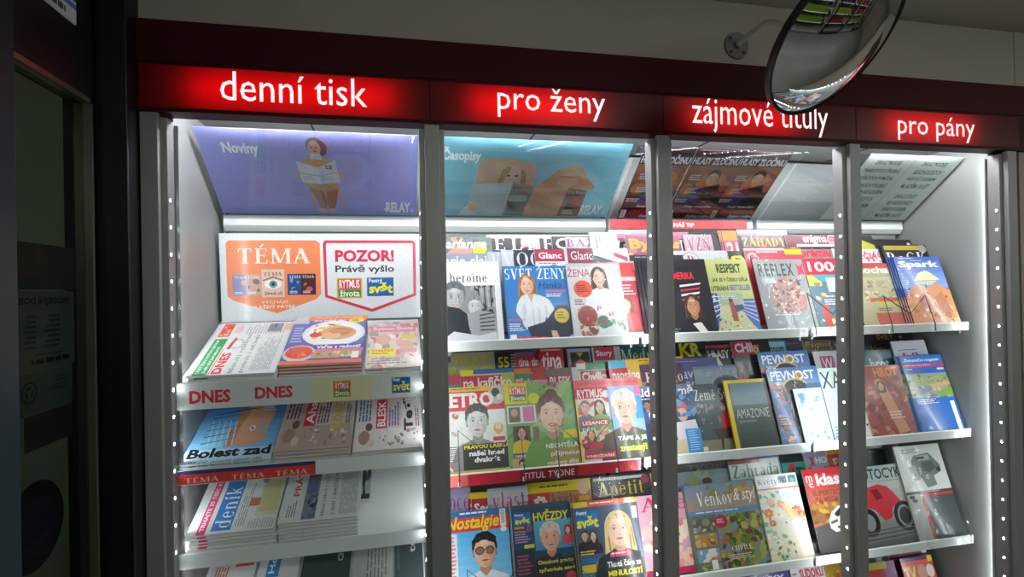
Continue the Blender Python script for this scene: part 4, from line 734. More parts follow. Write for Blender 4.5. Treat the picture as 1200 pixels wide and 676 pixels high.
mag(L1, 1, 880, 938, 301, 'grey magazine with a red top edge and a heap of faces', '9a9e9e', f, off=.006, th=.007, spine='7a3038', film=True)
def f(a):
    H = a.H; a.R(0, 0, 1, .42, 'c43044').T('100+1', .08, .08, 1.12, .34, 'f4f0f0', 'b').R(0, .42, .3, .7, 'e0c45c').P([(.1, .42), (1, .42), (1, .6), (.3, .6)], '4aa0b0').R(.42, .5, .95, .85, 'd4e4e4').busy(0, .6, .4, H, ['d8b050', 'e8d8a0', 'c86a48', '6a8a70'], 22, .07).lines(.3, .95, 1, 1.2, 4, 'c8d4d8', .4).R(.2, 1.0, 1, 1.25, '5a6c7c').lines(.25, 1.04, .95, 1.2, 3, 'e8ecec', .35).P([(.15, 1.2), (.3, 1.15), (.3, H), (.15, H)], 'c0504c')
mag(L1, 1, 940, 989, 303, 'magazine with white numerals on a red block beside the fourth post', '5a7888', f, off=.002)
mag(L1, 2, 780, 855, 294, 'pale grey magazine with a thin red circled letter', 'c4c6c8', lambda a: (a.E(.36, .16, .14, .14, 'b04858'), a.E(.36, .16, .13, .13, 'c8c8ca'), a.T('R', .31, .08, .43, .24, 'b04858', 'S'), a.T('ych', .7, .1, .86, .18, '8a8e94', 'i')))
mag(L1, 2, 852, 910, 294, 'black magazine with a thick yellow title next to the pale grey one', '26262a', G('SVĚT', 'e6de18', (.04, .04, .9, .3), 'B'), off=.003)
mag(L1, 2, 871, 938, 291, 'red magazine with white strips and a yellow corner behind the heap of faces', 'c83e50', lambda a: (a.R(.0, .0, .7, .04, 'f0c8cc'), a.T('Q', .04, .08, .2, .26, 'f0f0f0', 'b'), a.R(.7, .02, 1, .12, 'e8c830'), a.lines(.2, .06, .7, .1, 1, 'fff')), off=.007)
mag(L1, 2, 934, 1000, 286, 'magazine with a red title and white letter m under a black strip', '8a8888', lambda a: (a.R(0, 0, 1, .05, 'e8e4e4'), a.R(0, .05, 1, .1, '2a2828'), a.T('prémiu', .02, .08, .55, .3, 'd02c38', 'B'), a.T('m', .58, .08, .8, .3, 'ecebe8', 'b')), off=.002)
mag(L1, 3, 778, 806, 272, 'pink topped magazine with white letters right of the second post', 'c07888', lambda a: (a.R(0, 0, 1, .3, 'c83a70'), a.R(0, .3, 1, .9, '3c3c40'), a.T('LISTY', .05, .35, .95, .85, 'e8ecec', 'bS'), a.R(0, .9, 1, 1.2, 'b8cc50')))
mag(L1, 3, 800, 833, 275, 'crumpled clear bag holding a pink lettered magazine', 'c8a8b4', G('VZN', 'b86080', (.1, .1, .9, .6), 'S', ['d8c8d0', 'b898a8', 'e8e0e4']), film=True, off=.004)
mag(L1, 3, 828, 868, 276, 'black magazine with a small white lower case title', '232226', G('hi', 'e4e4e4', (.4, .15, .68, .7), ''), off=.002, th=.007, spine='333')
mag(L1, 3, 846, 862, 270, 'narrow red and orange magazine with a white number twenty one', 'b02c40', lambda a: (a.R(0, 0, 1, .8, 'e08030'), a.T('21', .1, .9, .9, 2.1, 'f8f0f0', 'b')), off=.008, copies=2, dx=-.006, group='three narrow red and orange magazines', cplabel='narrow red and orange magazine fanned out behind the numbered one')
mag(L1, 3, 863, 921, 269, 'magazine with yellow serif capitals under a white and violet strip', '6c5458', lambda a: (a.R(0, 0, 1, .14, '6458a0'), a.R(.38, .05, .93, .12, 'dfe0ec'), a.busy(0, .14, 1, .6, ['7c5c58', '8a6a60', '5a4858', 'a05a68'], 26, .1), a.T('ZÁHADY', .06, .13, .92, .36, 'e0c850', 'S'), a.T('ŽIVOTA', .4, .38, .86, .5, 'c8a050', 'S')))
mag(L1, 3, 919, 985, 275, 'dark red magazine with a yellow title below a white lower case one', '742c38', lambda a: (a.T('enigma', .3, .0, .72, .2, 'e4e4e0', 'b'), a.E(.85, .1, .13, .12, 'd89a9c'), a.lines(.77, .04, .93, .14, 2, 'b03040'), a.T('TAJNÉ DĚJINY', .05, .22, .95, .34, 'd8c820', 'B'), a.R(.05, .4, .3, a.H, '5a5054')))
# ---------------------------------------- top shelf, right unit
def f(a):
    H = a.H; a.R(0, 0, 1, .12, 'd04040').T('Epocha', .05, .08, .96, .32, 'e8e6da', 'B').grad(0, .36, 1, H, 'c8c8a0', 'b0a880').busy(.2, .45, 1, 1.0, ['d8d4b0', 'b8b48c', 'c4a888', '9a9470'], 40, .08, 3).R(.3, .9, .98, 1.0, 'c85a44').T('Tajemství', .42, .98, .95, 1.12, 'd8cc30', 'B').lines(.45, 1.16, .9, 1.25, 2, '6a5a40').R(.35, 1.28, 1, H, 'c06050')
mag(L1, 1, 992, 1040, 309, 'beige magazine with a cream title under a red strip, right of the fourth post', 'b8b088', f, off=.004, th=.004, spine='8a3a40', copies=2, group='beige magazines behind the wire retainer', cplabel='beige magazine behind its identical front copy', dx=-.003)
def f(a):
    H = a.H; a.grad(0, 0, 1, .75, '3c5cb8', '88a8dc').lines(.1, .03, .55, .07, 1, 'b8c0d8').T('Spark', .06, .1, .95, .3, 'eef2fa', 'B').lines(.35, .09, .7, .11, 1, 'dde')
    a.P([(.42, .4), (.58, .34), (.66, .36), (.86, .56), (.3, .58)], 'ece8b0').P([(.34, .6), (.8, .58), (.62, .68), (.5, .68)], 'd8d0a0').P([(.5, .66), (.53, .66), (.54, .78), (.49, .78)], '8a6a4c')
    a.P([(.1, .82), (.3, .66), (.5, .76), (.72, .64), (1, .8), (1, H), (0, H), (0, 1.0)], 'd89060').busy(0, .85, 1, H, ['e0a070', 'b87048', 'c88460', '9a5c40', 'e8b890'], 60, .08, 4)
    a.P([(.25, 1.0), (.42, .82), (.5, 1.05), (.44, 1.3), (.3, 1.3)], 'b06c48').P([(.6, .98), (.8, .84), (.9, 1.3), (.66, 1.34)], 'c07c54').lines(.05, .4, .12, 1.0, 12, 'd8dce8', .5)
mag(L1, 1, 1046, 1099, 301, 'blue magazine with a white title and an orange rocky building', '4a6cc4', f, off=.014, th=.0035, spine='2c3460', copies=3, group='blue magazines stacked under the glossy front one', dx=-.0065, cplabel='blue magazine in the stack under the orange building cover')
mag(L1, 2, 975, 1034, 292, 'red and white magazine head above the beige magazine', 'cc9a9c', lambda a: (a.R(0, 0, 1, .3, 'e8e4e4'), a.T('SPECIÁL', .3, .05, .95, .22, 'd03844', 'B'), a.R(0, .3, 1, .5, '6a5c5c'), a.busy(.6, .05, 1, .28, ['e0a0a4', 'd05058', 'f4ecec'], 12, .05)))
mag(L1, 2, 1036, 1088, 287, 'black magazine with a large white title under a yellow strip', '1e1c1e', lambda a: (a.R(.05, .02, .86, .13, 'b89a30'), a.E(.9, .1, .09, .1, '9a9890'), a.T('RoCK', .06, .18, .94, .5, 'f0eeec', 'BS'), a.busy(.1, .5, .9, 1, ['3c3438', '5a4a40'], 10, .1)), off=.003, copies=1, dx=-.008, cplabel='black magazine just left of and behind the one with the yellow strip', spine='222')
mag(L1, 3, 1000, 1068, 281, 'black magazine with tiny white text on the back row of the right unit', '222124', lambda a: (a.lines(.4, .17, .85, .2, 1, 'b8b8b8'), a.R(.92, .06, .97, .1, 'ddd')))
mag(L1, 3, 980, 1021, 276, 'small black and yellow-green magazine peeking out right of the fourth post', '2a2a20', lambda a: (a.P([(.6, .1), (1, .3), (1, .75), (.6, .5)], 'c0c030'),), off=.006)
# ---------------------------------------- second shelf, left unit
def f(a):
    H = a.H; a.R(0, 0, 1, .08, 'e8c030').lines(.1, .025, .75, .055, 1, '5a3a10').R(0, .08, 1, .42, 'd8303c').T('RETRO', -.12, .1, .8, .36, 'f4f0ee', 'B').E(.86, .16, .16, .17, 'c8c4bc').E(.84, .12, .07, .08, '4a4640').E(.9, .2, .05, .05, 'f0dcd0').busy(.02, .45, .3, H, ['d8d8d4', 'b8b4b0', 'e8c0b0', 'c85a4a'], 22, .06)
    a.face(.5, .62, .25, 'd0cecb', '3c3a3a', 'short', '8a8888', 1, 0, 0, '98958f', 0).R(.24, 1.0, 1, H-.06, '33302e').T('PRAVOU LÁSKU', .26, 1.0, .98, 1.08, 'e8d820', 'B').T('našel hned', .34, 1.11, .92, 1.2, 'f4f2f0', 'B').T('dvakrát', .42, 1.22, .84, 1.31, 'f4f2f0', 'B').R(0, H-.05, 1, H, 'd8c040').E(.85, .75, .08, .1, 'd8a040').E(.85, .72, .05, .06, 'e8c8a0').R(.75, .9, .95, .97, 'c83848').lines(.02, 1.02, .2, 1.3, 8, '666')
mag(L2, 1, 522, 591, 455, 'magazine with a yellow top strip and a grey portrait of a young man', 'e2e0dc', f, off=.003)
def f(a):
    H = a.H; a.busy(.3, 0, 1, H, ['70a058', '88b470', '5a8c4c', '9cc080'], 50, .13, 5).R(0, 0, .32, .31, 'e8d020').R(.07, .05, .3, .18, 'd82c48').T('RYTMUS', .08, .06, .29, .17, 'f4e8e8', 'b').R(.07, .18, .3, .27, '308848').T('života', .08, .19, .29, .26, 'f0f0d0', 'b').E(.41, .24, .08, .08, 'd8d428')
    a.R(.02, .34, .42, .6, 'e8e2e2').R(.04, .36, .2, .58, '70685c').E(.12, .44, .05, .06, 'c8a080').R(.24, .36, .4, .58, 'd87aa4').R(.08, .64, .32, .96, '5a5048').face(.2, .74, .08, 'd8a888', '3a2820', 'long', 'd8b830', 1).R(.36, .66, .44, .92, '8a6a58')
    a.R(.06, 1.03, .55, 1.1, '2c3c70').T('DRSNÉ ODVOLÁNÍ', .08, 1.04, .53, 1.09, 'e8e8f0', 'b').R(.04, 1.1, .55, H-.02, 'c8a878').face(.18, 1.2, .07, 'e0b090', '3a2a20', 'short', '445').face(.42, 1.2, .07, 'e0b090', 'c8a860', 'long', 'a44')
    a.face(.64, .5, .25, 'e8bea2', '6a4434', 'up', '6ca04c', 1, 0, 0, 'c8947a', 2).busy(.5, .0, .8, .14, ['b05080', 'd880a0', '8a4a50'], 14, .04, 3)
    a.R(.56, .98, 1, H, 'a89040').T('NECHTĚLA', .52, .9, .98, .99, 'f0ecec', 'b').T('přijmout', .58, 1.03, 1.0, 1.12, 'e8dce8', 'b').T('mužovy děti', .52, 1.16, .96, 1.24, 'e4dcd0', 'b').R(.78, .74, .98, .86, 'd8c828')
mag(L2, 1, 590, 671, 450, 'magazine with a large portrait of a woman with flowers in her hair on green', '7ca864', f, off=.009)
def f(a):
    H = a.H; a.R(0, 0, 1, .13, 'e0646c').T('JSME NEJPRODÁVANĚJŠÍ', .05, .03, .97, .1, 'a03848', '').R(.0, .13, .03, H, 'e0c030').R(.0, .13, .5, .3, 'c82c44').T('RYTMUS', .04, .15, .42, .29, 'f0e8e8', 'b').E(.47, .24, .06, .06, 'e8e0e4').busy(.03, .3, .5, 1.0, ['e0a0a8', 'd05058', '88b070', 'e8d8d0', 'c83a50'], 22, .07, 5)
    a.face(.14, .44, .09, 'dca888', '8a7060', 'short', '5a6a80').face(.35, .44, .09, 'e0b094', '3c2c28', 'long', '6ca060').face(.18, .86, .07, 'dca888', '8a5040', 'long', 'a04858').face(.38, .84, .08, 'e0b094', 'c8b890', 'short', '70584c').R(.04, .63, .46, .72, 'c83048').T('LESANCE', .07, .65, .44, .71, 'f4e8e8', 'b').R(.04, .98, .42, 1.05, 'c83048').T('DĚTI', .06, .74, .24, .8, 'f4f0e8', 'b')
    a.R(.5, .13, 1, .9, '8ab0cc').R(.88, .3, 1, .66, '3890d8').face(.72, .48, .24, 'e8b8a0', 'd4d0cc', 'short', '5c4c40', 1, 0, 1, 'cc8c78', 0).R(.9, .14, 1, .28, 'd870a0').R(.55, .85, 1, H-.04, '4a5038').T('TÁPE A JE', .56, .9, .99, 1.0, 'f4f2e8', 'B').T('zmatený!', .57, 1.04, .98, 1.17, 'e0e020', 'B').R(.05, 1.13, .5, 1.22, 'c83048').T('VYHROŽOVÁNÍ', .07, 1.15, .48, 1.2, 'f4e8e8', 'b')
mag(L2, 1, 671, 748, 446, 'pink headed magazine with an older grey haired man', 'e0d4cc', f, off=.014, th=.006, spine='8a6a48')
def f(a):
    H = a.H; a.R(0, 0, 1, .1, '6a7aa0').T('Lidé a země', .0, .02, 1, .2, 'f0f2f4', 'b').lines(.05, .23, .5, .27, 1, 'c8ccd8').face(.16, .36, .08, '8a5a40', '241c1c', 'short', '3a4a88').face(.24, .58, .1, 'c88c6c', 'e0e4f0', 'short', '20305c', 1).E(.72, .45, .12, .14, 'c84a50').E(.74, .56, .09, .12, 'e0b098').P([(.55, .7), (.95, .66), (1, 1.0), (.6, 1.05)], 'e4dce0').busy(.5, .1, 1, .6, ['3878b8', '2a5c98', '6098c8'], 20, .08, 6)
    a.R(.74, .82, 1, H, '3898e0').lines(.78, .86, .96, H-.05, 9, 'e0eefa', .25).T('Afg', .1, .96, .42, 1.12, 'e0a030', 'Bi').R(.5, 1.0, .74, H, 'd8c8a8')
mag(L2, 1, 744, 811, 453, 'dark blue travel magazine standing behind the second post', '24305c', f, off=.004)
mag(L2, 2, 505, 542, 441, 'narrow teal magazine with a yellow word under a red band, at the second post', '5a94a4', lambda a: (a.R(0, 0, 1, .3, 'c83048'), a.T('ZNÍ-', .1, .45, .85, 1.0, 'e4d428', 'b')))
mag(L2, 2, 539, 602, 434, 'magazine with a white title on red and a yellow corner', 'd4cc9c', lambda a: (a.R(.0, 0, .3, .12, 'e4d820'), a.R(.24, .0, 1, .09, '3868b4'), a.R(0, .12, .75, .4, 'cc2c44'), a.T('na kafíčko', .05, .14, .95, .36, 'f8f0f0', 'b'), a.R(.75, .1, 1, .4, 'b8c050'), a.busy(0, .42, 1, a.H, ['d8c8a8', 'b8a070'], 16, .1)), off=.004)
mag(L2, 2, 598, 650, 432, 'red magazine with a green patch and an orange patch above the title', 'cc4038', lambda a: (a.R(.0, .0, .45, .13, 'e88030'), a.R(.02, .13, .45, .3, '3c9468'), a.T('Překvapení', .1, .24, .98, .42, 'f0c8b8', 'B'), a.busy(.45, .0, 1, .2, ['c8b0a0', 'a06850'], 8, .06)), off=.002)
mag(L2, 2, 640, 676, 432, 'red magazine with bold white capitals beside a shiny plastic fold', 'c0304a', lambda a: (a.R(0, 0, 1, .25, '8a7468'), a.T('BLESK', .08, .28, .78, .66, 'f6f0f0', 'b'), a.R(.82, 0, 1, a.H, 'd8dce4')), off=.008)
mag(L2, 2, 675, 712, 426, 'cream magazine with a red title block and a green header', 'e0dcc4', lambda a: (a.R(.05, .0, 1, .24, '4c9c70'), a.R(0, 0, .28, .2, 'e8e8e0'), a.R(.1, .26, 1, .88, 'cc3844'), a.T('Chvilka', .14, .3, .94, .62, 'f6f0ee', 'B'), a.T('pro tebe', .4, .66, .94, .84, 'f6f0ee', 'B')), spine='d8d090')
mag(L2, 2, 712, 748, 423, 'magazine with a white word on red and a yellow half', 'e4b44c', lambda a: (a.R(0, 0, .58, .26, '50b0d8'), a.R(0, .26, .6, .95, 'd03438'), a.T('napsáno', .1, .34, .98, .75, 'f6f0ee', 'b'), a.E(.75, .9, .14, .2, 'e8c840')), off=.004, spine='a83038')
mag(L2, 2, 748, 800, 428, 'purple magazine with a white serif title behind the third post', '5c3c58', lambda a: (a.T('Reflexe', .12, .18, 1.1, .42, 'ecdcdc', 'S'), a.busy(0, .4, 1, 1, ['8a6c50', 'a88c68', '6a4c58'], 16, .12)), off=.003)
mag(L2, 3, 505, 579, 415, 'pale magazine with two rows of yellow capitals', 'b8b4a0', lambda a: (a.T('VELKÝ', .3, .02, .92, .19, 'd8cc20', 'b'), a.R(.1, .06, .3, .15, '7a5a68'), a.T('HOROSKOP', .02, .22, 1, .4, 'd8cc20', 'b')))
mag(L2, 3, 579, 612, 414, 'dark magazine with a yellow number fifty five', '30342c', lambda a: (a.T('55', .12, .15, .5, .55, 'dcd028', 'b'), a.lines(.58, .06, .95, .6, 5, 'c8c8c4'), a.R(.2, .7, 1, 1.4, 'b83044'), a.T('Tv', .3, .8, .6, 1.2, 'eee', 'b')), off=.002)
mag(L2, 3, 603, 640, 413, 'red magazine with two small white titles', 'c03848', lambda a: (a.R(0, 0, .6, .14, '8a6888'), a.T('tina', .1, .2, .42, .48, 'f4ecec', 'b'), a.T('tina', .5, .2, .82, .48, 'f4ecec', 'b'), a.busy(0, .55, 1, 1.3, SKIN, 12, .14)), off=.004)
mag(L2, 3, 630, 659, 409, 'red magazine with one tall white lower case title', 'cc3440', lambda a: (a.R(.1, .03, .9, .1, 'e8b0b0'), a.T('tina', .12, .14, .92, .95, 'f8f2f2', 'b')), off=.009, th=.007, spine='3c4a70')
mag(L2, 3, 664, 700, 409, 'lilac magazine with a black and orange emblem', 'a8a8c4', lambda a: (a.R(.1, .12, .7, .62, '3a3a28'), a.P([(.3, .15), (.5, .15), (.4, .3)], 'd8c828'), a.P([(.2, .5), (.4, .36), (.6, .5), (.68, .62), (.12, .62)], 'e8702c'), a.E(.9, .6, .2, .25, '5a5068')))
mag(L2, 3, 693, 726, 407, 'magazine with a crimson block and small white title', 'a8b4b4', lambda a: (a.R(.05, .0, .78, .5, 'b83050'), a.T('Story', .14, .12, .7, .4, 'f4e8ec', 'b'), a.R(.05, .5, .78, 1.3, '98aaa4')), off=.004)
mag(L2, 3, 721, 790, 406, 'dark green magazine with a pale serif title', '2c5450', lambda a: (a.T('Meduňka', .08, .06, .95, .3, 'b8d4c8', 'S'), a.R(0, .36, 1, .44, '9ab048')), off=.002)
mag(L2, 2, 728, 800, 421, 'thin magazine with a yellow band of small red capitals behind the third post', 'dcb868', lambda a: (a.R(0, 0, 1, .1, 'e8c01c'), a.lines(.1, .03, .6, .07, 1, 'c05028')), off=-.004)
# ---------------------------------------- second shelf, middle unit
def f(a):
    H = a.H; a.R(0, 0, 1, .2, '3c5058').T('Země Světa', .05, .12, .98, .36, 'e8ecea', 'S').busy(0, .42, 1, 1.1, ['50506c', '6a6c8a', '8a7c80', '3c3c54', 'a09090'], 90, .05, 7).P([(.5, .75), (.62, .6), (.72, .66), (.76, .9), (.66, 1.05), (.5, .98)], 'c03038').E(.6, .55, .05, .06, 'd0a090').P([(.3, .98), (.75, .95), (.85, 1.1), (.8, H-.05), (.74, H-.05), (.7, 1.2), (.5, 1.18), (.46, H-.1), (.4, H-.1), (.38, 1.15)], '4a2c28').R(0, 1.2, 1, H, '8a8068').P([(.45, 1.0), (.75, 1.0), (.8, 1.2), (.74, H-.02), (.68, H-.02), (.66, 1.18), (.5, 1.16), (.46, H-.04), (.42, H-.04)], '3c2624').R(.04, H-.12, .14, H-.03, 'e8e8e4')
mag(L2, 1, 808, 864, 451, 'dark grey magazine with a rider in red on a brown horse', '40545a', f, off=.001)
def f(a):
    H = a.H; a.R(.09, .08, 1, H, '4c5c54').grad(.12, .08, .94, .62, '5c7c98', '8098a4').P([(.12, .4), (.4, .3), (.7, .42), (.94, .32), (.94, .66), (.12, .62)], '6a8494').grad(.12, .62, .94, H-.04, '4a6058', '2c3c34').T('AMAZONIE', .16, .72, .92, .94, 'd0dcd8', 't').R(.18, 1.0, .6, 1.01, 'a8b8b0').lines(.18, 1.03, .7, 1.06, 1, '8a9a90').R(.12, .07, .94, .08, 'e8c818').R(.94, 0, 1, H, '3a4038')
mag(L2, 1, 847, 897, 446, 'magazine with a bright yellow border and a misty river valley', 'e8c41c', f, off=.012, th=.006, spine='c8a818')
def pev(full):
    def f(a):
        H = a.H; a.grad(0, 0, 1, .35, '3c6cb0', '6c98cc'); a.T('PEVNOST', .06, .07, .92, .26, 'f0f4f8', 'b').E(.6, .18, .11, .11, 'e0a848').E(.6, .18, .06, .06, 'b88038').E(.5, .52, .3, .3, 'dcc088').E(.5, .55, .28, .3, '3a3038').busy(0, .3, .3, H, ['d0a8a0', 'e0c8c0', 'b87870', '9a5a58'], 26, .08, 3).P([(.26, .5), (.4, .45), (.5, 1.4), (.4, H), (.36, H)], '2c2830').R(.7, .35, 1, H, '4c6c98').lines(.03, 1.0, .25, 1.3, 6, '444')
    return f
mag(L2, 1, 897, 957, 432, 'wrapped fantasy magazine with a golden spiral in its title, front copy', '5078b0', pev(1), off=.009, th=.006, film=True, spine='c8c4b8')
mag(L2, 1, 929, 962, 456, 'small pale blue booklet with a coloured map in front of the fantasy magazine', 'cfe4ee', lambda a: (a.busy(.04, .05, .96, a.H-.03, ['a8d0e8', 'e4ecd8', 'f0e8b8', '6aa8d8', 'd0e8f0', 'c8dca8'], 70, .09, 9), a.lines(.3, .06, .9, .12, 1, '88a8b8'), a.P([(.1, .2), (.3, .15), (.35, .4), (.2, .5)], '5898d0')), off=.021, th=.003)
def f(a):
    H = a.H; a.T('XANTYPA', .04, .06, 1.1, .34, '2c4440', ''); a.busy(.62, .05, 1, .75, ['2c8050', '48a068', '1c6440'], 30, .08, 3).face(.82, .5, .11, 'c88c70', '2c7048', 'long', '3c8c58').P([(.62, .85), (1, .8), (1, H), (.5, H)], 'e4e4e2')
    for k in range(8): a.P([(.55+k*.02, .95+k*.06), (.8, .85+k*.07), (1, .9+k*.06), (1, .93+k*.06), (.8, .88+k*.07), (.56+k*.02, .98+k*.06)], '26262a')
    a.lines(.06, .95, .4, 1.2, 5, '8aa098', .3)
mag(L2, 1, 955, 1030, 432, 'pale mint magazine with a woman in green leaves and a zebra pattern', 'd6eae6', f, off=.004)
mag(L2, 2, 780, 840, 421, 'blue-violet magazine with a two line title right of the third post', '5a5c98', lambda a: (a.lines(.15, .06, .75, .09, 1, 'a8a8cc'), a.T('Travel', .02, .2, .64, .42, 'd4d8e8', ''), a.T('escape', .0, .48, .64, .68, 'd4d8e8', '')))
mag(L2, 2, 812, 862, 430, 'grey magazine with a dark arch below a lilac title', '98a8b4', lambda a: (a.R(0, 0, 1, .06, '6c98c4'), a.T('TURISTA', .2, .1, .9, .3, '8a88b0', ''), a.E(.72, .62, .38, .38, '343c40'), a.E(.72, .66, .26, .28, '7c94a4')), off=.004, film=True)
mag(L2, 2, 855, 876, 437, 'small magazine with a red title above the yellow bordered one', '5a4858', lambda a: (a.T('ŠIFRA', .1, .15, .9, .6, 'd0304c', 'B'),), off=.002)
mag(L2, 2, 887, 946, 413, 'fantasy magazine with a golden spiral in its title, rear copy above the wrapped one', '3c5c9c', pev(0), off=.003)
mag(L2, 2, 952, 1005, 412, 'white magazine with a magenta block and a large W', 'd8d0d8', lambda a: (a.R(.12, .12, .42, .5, 'b84880'), a.T('W', .15, .16, .38, .42, 'f0e4ec', ''), a.T('L', .44, .16, .5, .42, 'c8b8c4', ''), a.R(.5, .08, 1, .5, '8a2c68'), a.T('D', .58, .12, .8, .46, 'e04898', 'b')), film=True)
mag(L2, 3, 770, 828, 402, 'dark magazine with a yellow two letter title', '33303a', lambda a: (a.T('KR', .42, .03, .86, .32, 'dcd824', 'B'),))
mag(L2, 3, 827, 871, 405, 'dark magazine with a white title over a face, behind the red one', '3a3436', lambda a: (a.R(0, 0, 1, .08, 'c84454'), a.T('HLASY ZLO', .02, .14, .98, .38, 'e4e0e0', 'b'), a.P([(.1, .2), (.2, .2), (.45, .8), (.3, .8)], 'e8e4d8'), a.face(.75, .75, .2, 'b87c60', '3a2824', 'short', '443')))
mag(L2, 3, 856, 880, 400, 'crimson magazine with the white start of a title', 'b82c4c', lambda a: (a.T('CHIP', .12, .12, 1.2, .6, 'f0e4e8', 'B'), a.R(0, .72, 1, 2, '3c4248'), a.busy(.1, .8, .9, 2, ['4a5058', '5a6068', '2c3034'], 12, .14)), off=.006)
mag(L2, 3, 874, 900, 399, 'black magazine with an orange two letter block', '2c2a30', lambda a: (a.R(.02, .22, .5, .68, 'ee7428'), a.T('CO', .06, .32, .46, .6, 'f8d8c0', 'b'), a.lines(.1, .8, .5, 1.8, 6, '777'),), off=.004)
mag(L2, 3, 886, 920, 400, 'turquoise magazine with a dark title on a pale block', '2c8ca8', lambda a: (a.R(.12, .05, .95, .55, '9cc8d4'), a.T('ekonom', .18, .14, .9, .46, '2c4a58', 'b')), off=.003)
mag(L2, 3, 917, 943, 400, 'plain dark grey-violet magazine between turquoise and gold titles', '56505c', lambda a: a.lines(.1, .1, .9, .2, 1, '777'), off=.001)
mag(L2, 3, 940, 975, 399, 'grey magazine with a gold hand-lettered title', '6a6a66', lambda a: (a.T('Esquir', .04, .06, .96, .32, 'd8c030', 'i'),), off=.002)
mag(L2, 3, 972, 1010, 399, 'dark grey magazine with small pale lettering by the fourth post', '5c6464', lambda a: (a.T('Top', .1, .12, .5, .36, 'c8d0cc', 'S'), a.T('mo', .12, .44, .5, .7, 'c8d0cc', 'S')), off=.004)
# ---------------------------------------- second shelf, right unit
def f(a):
    H = a.H; a.T('HROT', .4, .05, .95, .28, 'e88424', 'B').busy(0, .25, 1, H, ['a05048', '8a3c38', 'b87060', '784038', 'c08070'], 60, .1, 3).P([(.35, .35), (.5, .3), (.62, .6), (.7, .95), (.85, H-.1), (.6, H-.05), (.45, .9)], 'c88c70').face(.48, .5, .1, 'd09c80', '6a3a30', 'long', 'a8604c', 0).lines(.5, 1.1, .9, 1.3, 3, 'e0c8b8', .4)
mag(L2, 1, 1000, 1052, 430, 'glossy brown-red magazine with an orange title corner', '9c4c44', f, off=.006, th=.005)
def f(a):
    H = a.H; a.T('Železniční magazín', .04, .07, .92, .18, 'f0f4fa', 'bi').R(0, .23, 1, .31, 'd84868').lines(.05, .25, .9, .29, 1, 'f0c0cc').R(0, .31, 1, .48, '2c68c0').lines(.05, .35, .25, .39, 1, 'e8eef8').R(.8, .35, .96, .4, 'e8eef8').R(0, .48, 1, 1.1, '9aa890').busy(0, .48, 1, .72, ['8aa850', 'b8b860', '5c7c40', 'a8a060'], 30, .06, 2).busy(0, .8, 1, 1.12, ['a8aca8', '888c8c', 'c8c8c0', '6c7474'], 30, .07, 3)
    a.P([(.45, .78), (.95, .7), (1, .78), (.55, .88)], 'd8b070').P([(.1, .95), (.5, .8), (.55, .9), (.2, 1.05)], '8090a8').P([(.6, .98), (1, .85), (1, 1.05), (.7, 1.1)], '84b048').R(0, 1.12, 1, H, '2c70c8').lines(.08, 1.14, .7, 1.28, 3, 'e8eef8', .4).R(.85, 1.22, .95, H-.03, 'eee')
mag(L2, 1, 1065, 1113, 417, 'blue magazine with a pink strip and a railway yard', '3478cc', f, off=.018, th=.008, spine='a0a498', copies=1, dx=-.014, cplabel='thick grey edged copy under the railway magazine')
mag(L2, 2, 990, 1050, 412, 'teal magazine with a white lower case title', '2e6478', lambda a: (a.T('hrot', .42, .16, .8, .42, 'd8e4e8', 'b'),))
mag(L2, 2, 1043, 1083, 400, 'pale lilac magazine with a red and blue title', 'd2d4e2', lambda a: (a.lines(.15, .28, .9, .33, 1, '3a4488'), a.T('dráha', .14, .38, .96, .64, 'b83a58', 'B')), off=.007, th=.007, spine='5a7880')
mag(L2, 3, 985, 1052, 391, 'black magazine with ochre lettering on the back row', '1f2126', lambda a: (a.T('SVĚT', .6, .02, .9, .14, 'c08c34', 'b'), a.T('historie', .45, .24, .9, .42, 'c08c34', 'b')))
mag(L2, 3, 1050, 1078, 391, 'dark grey magazine with white lines on the back row', '2a2c32', lambda a: a.lines(.1, .1, .7, .7, 3, 'c0c0c4'), off=-.002)
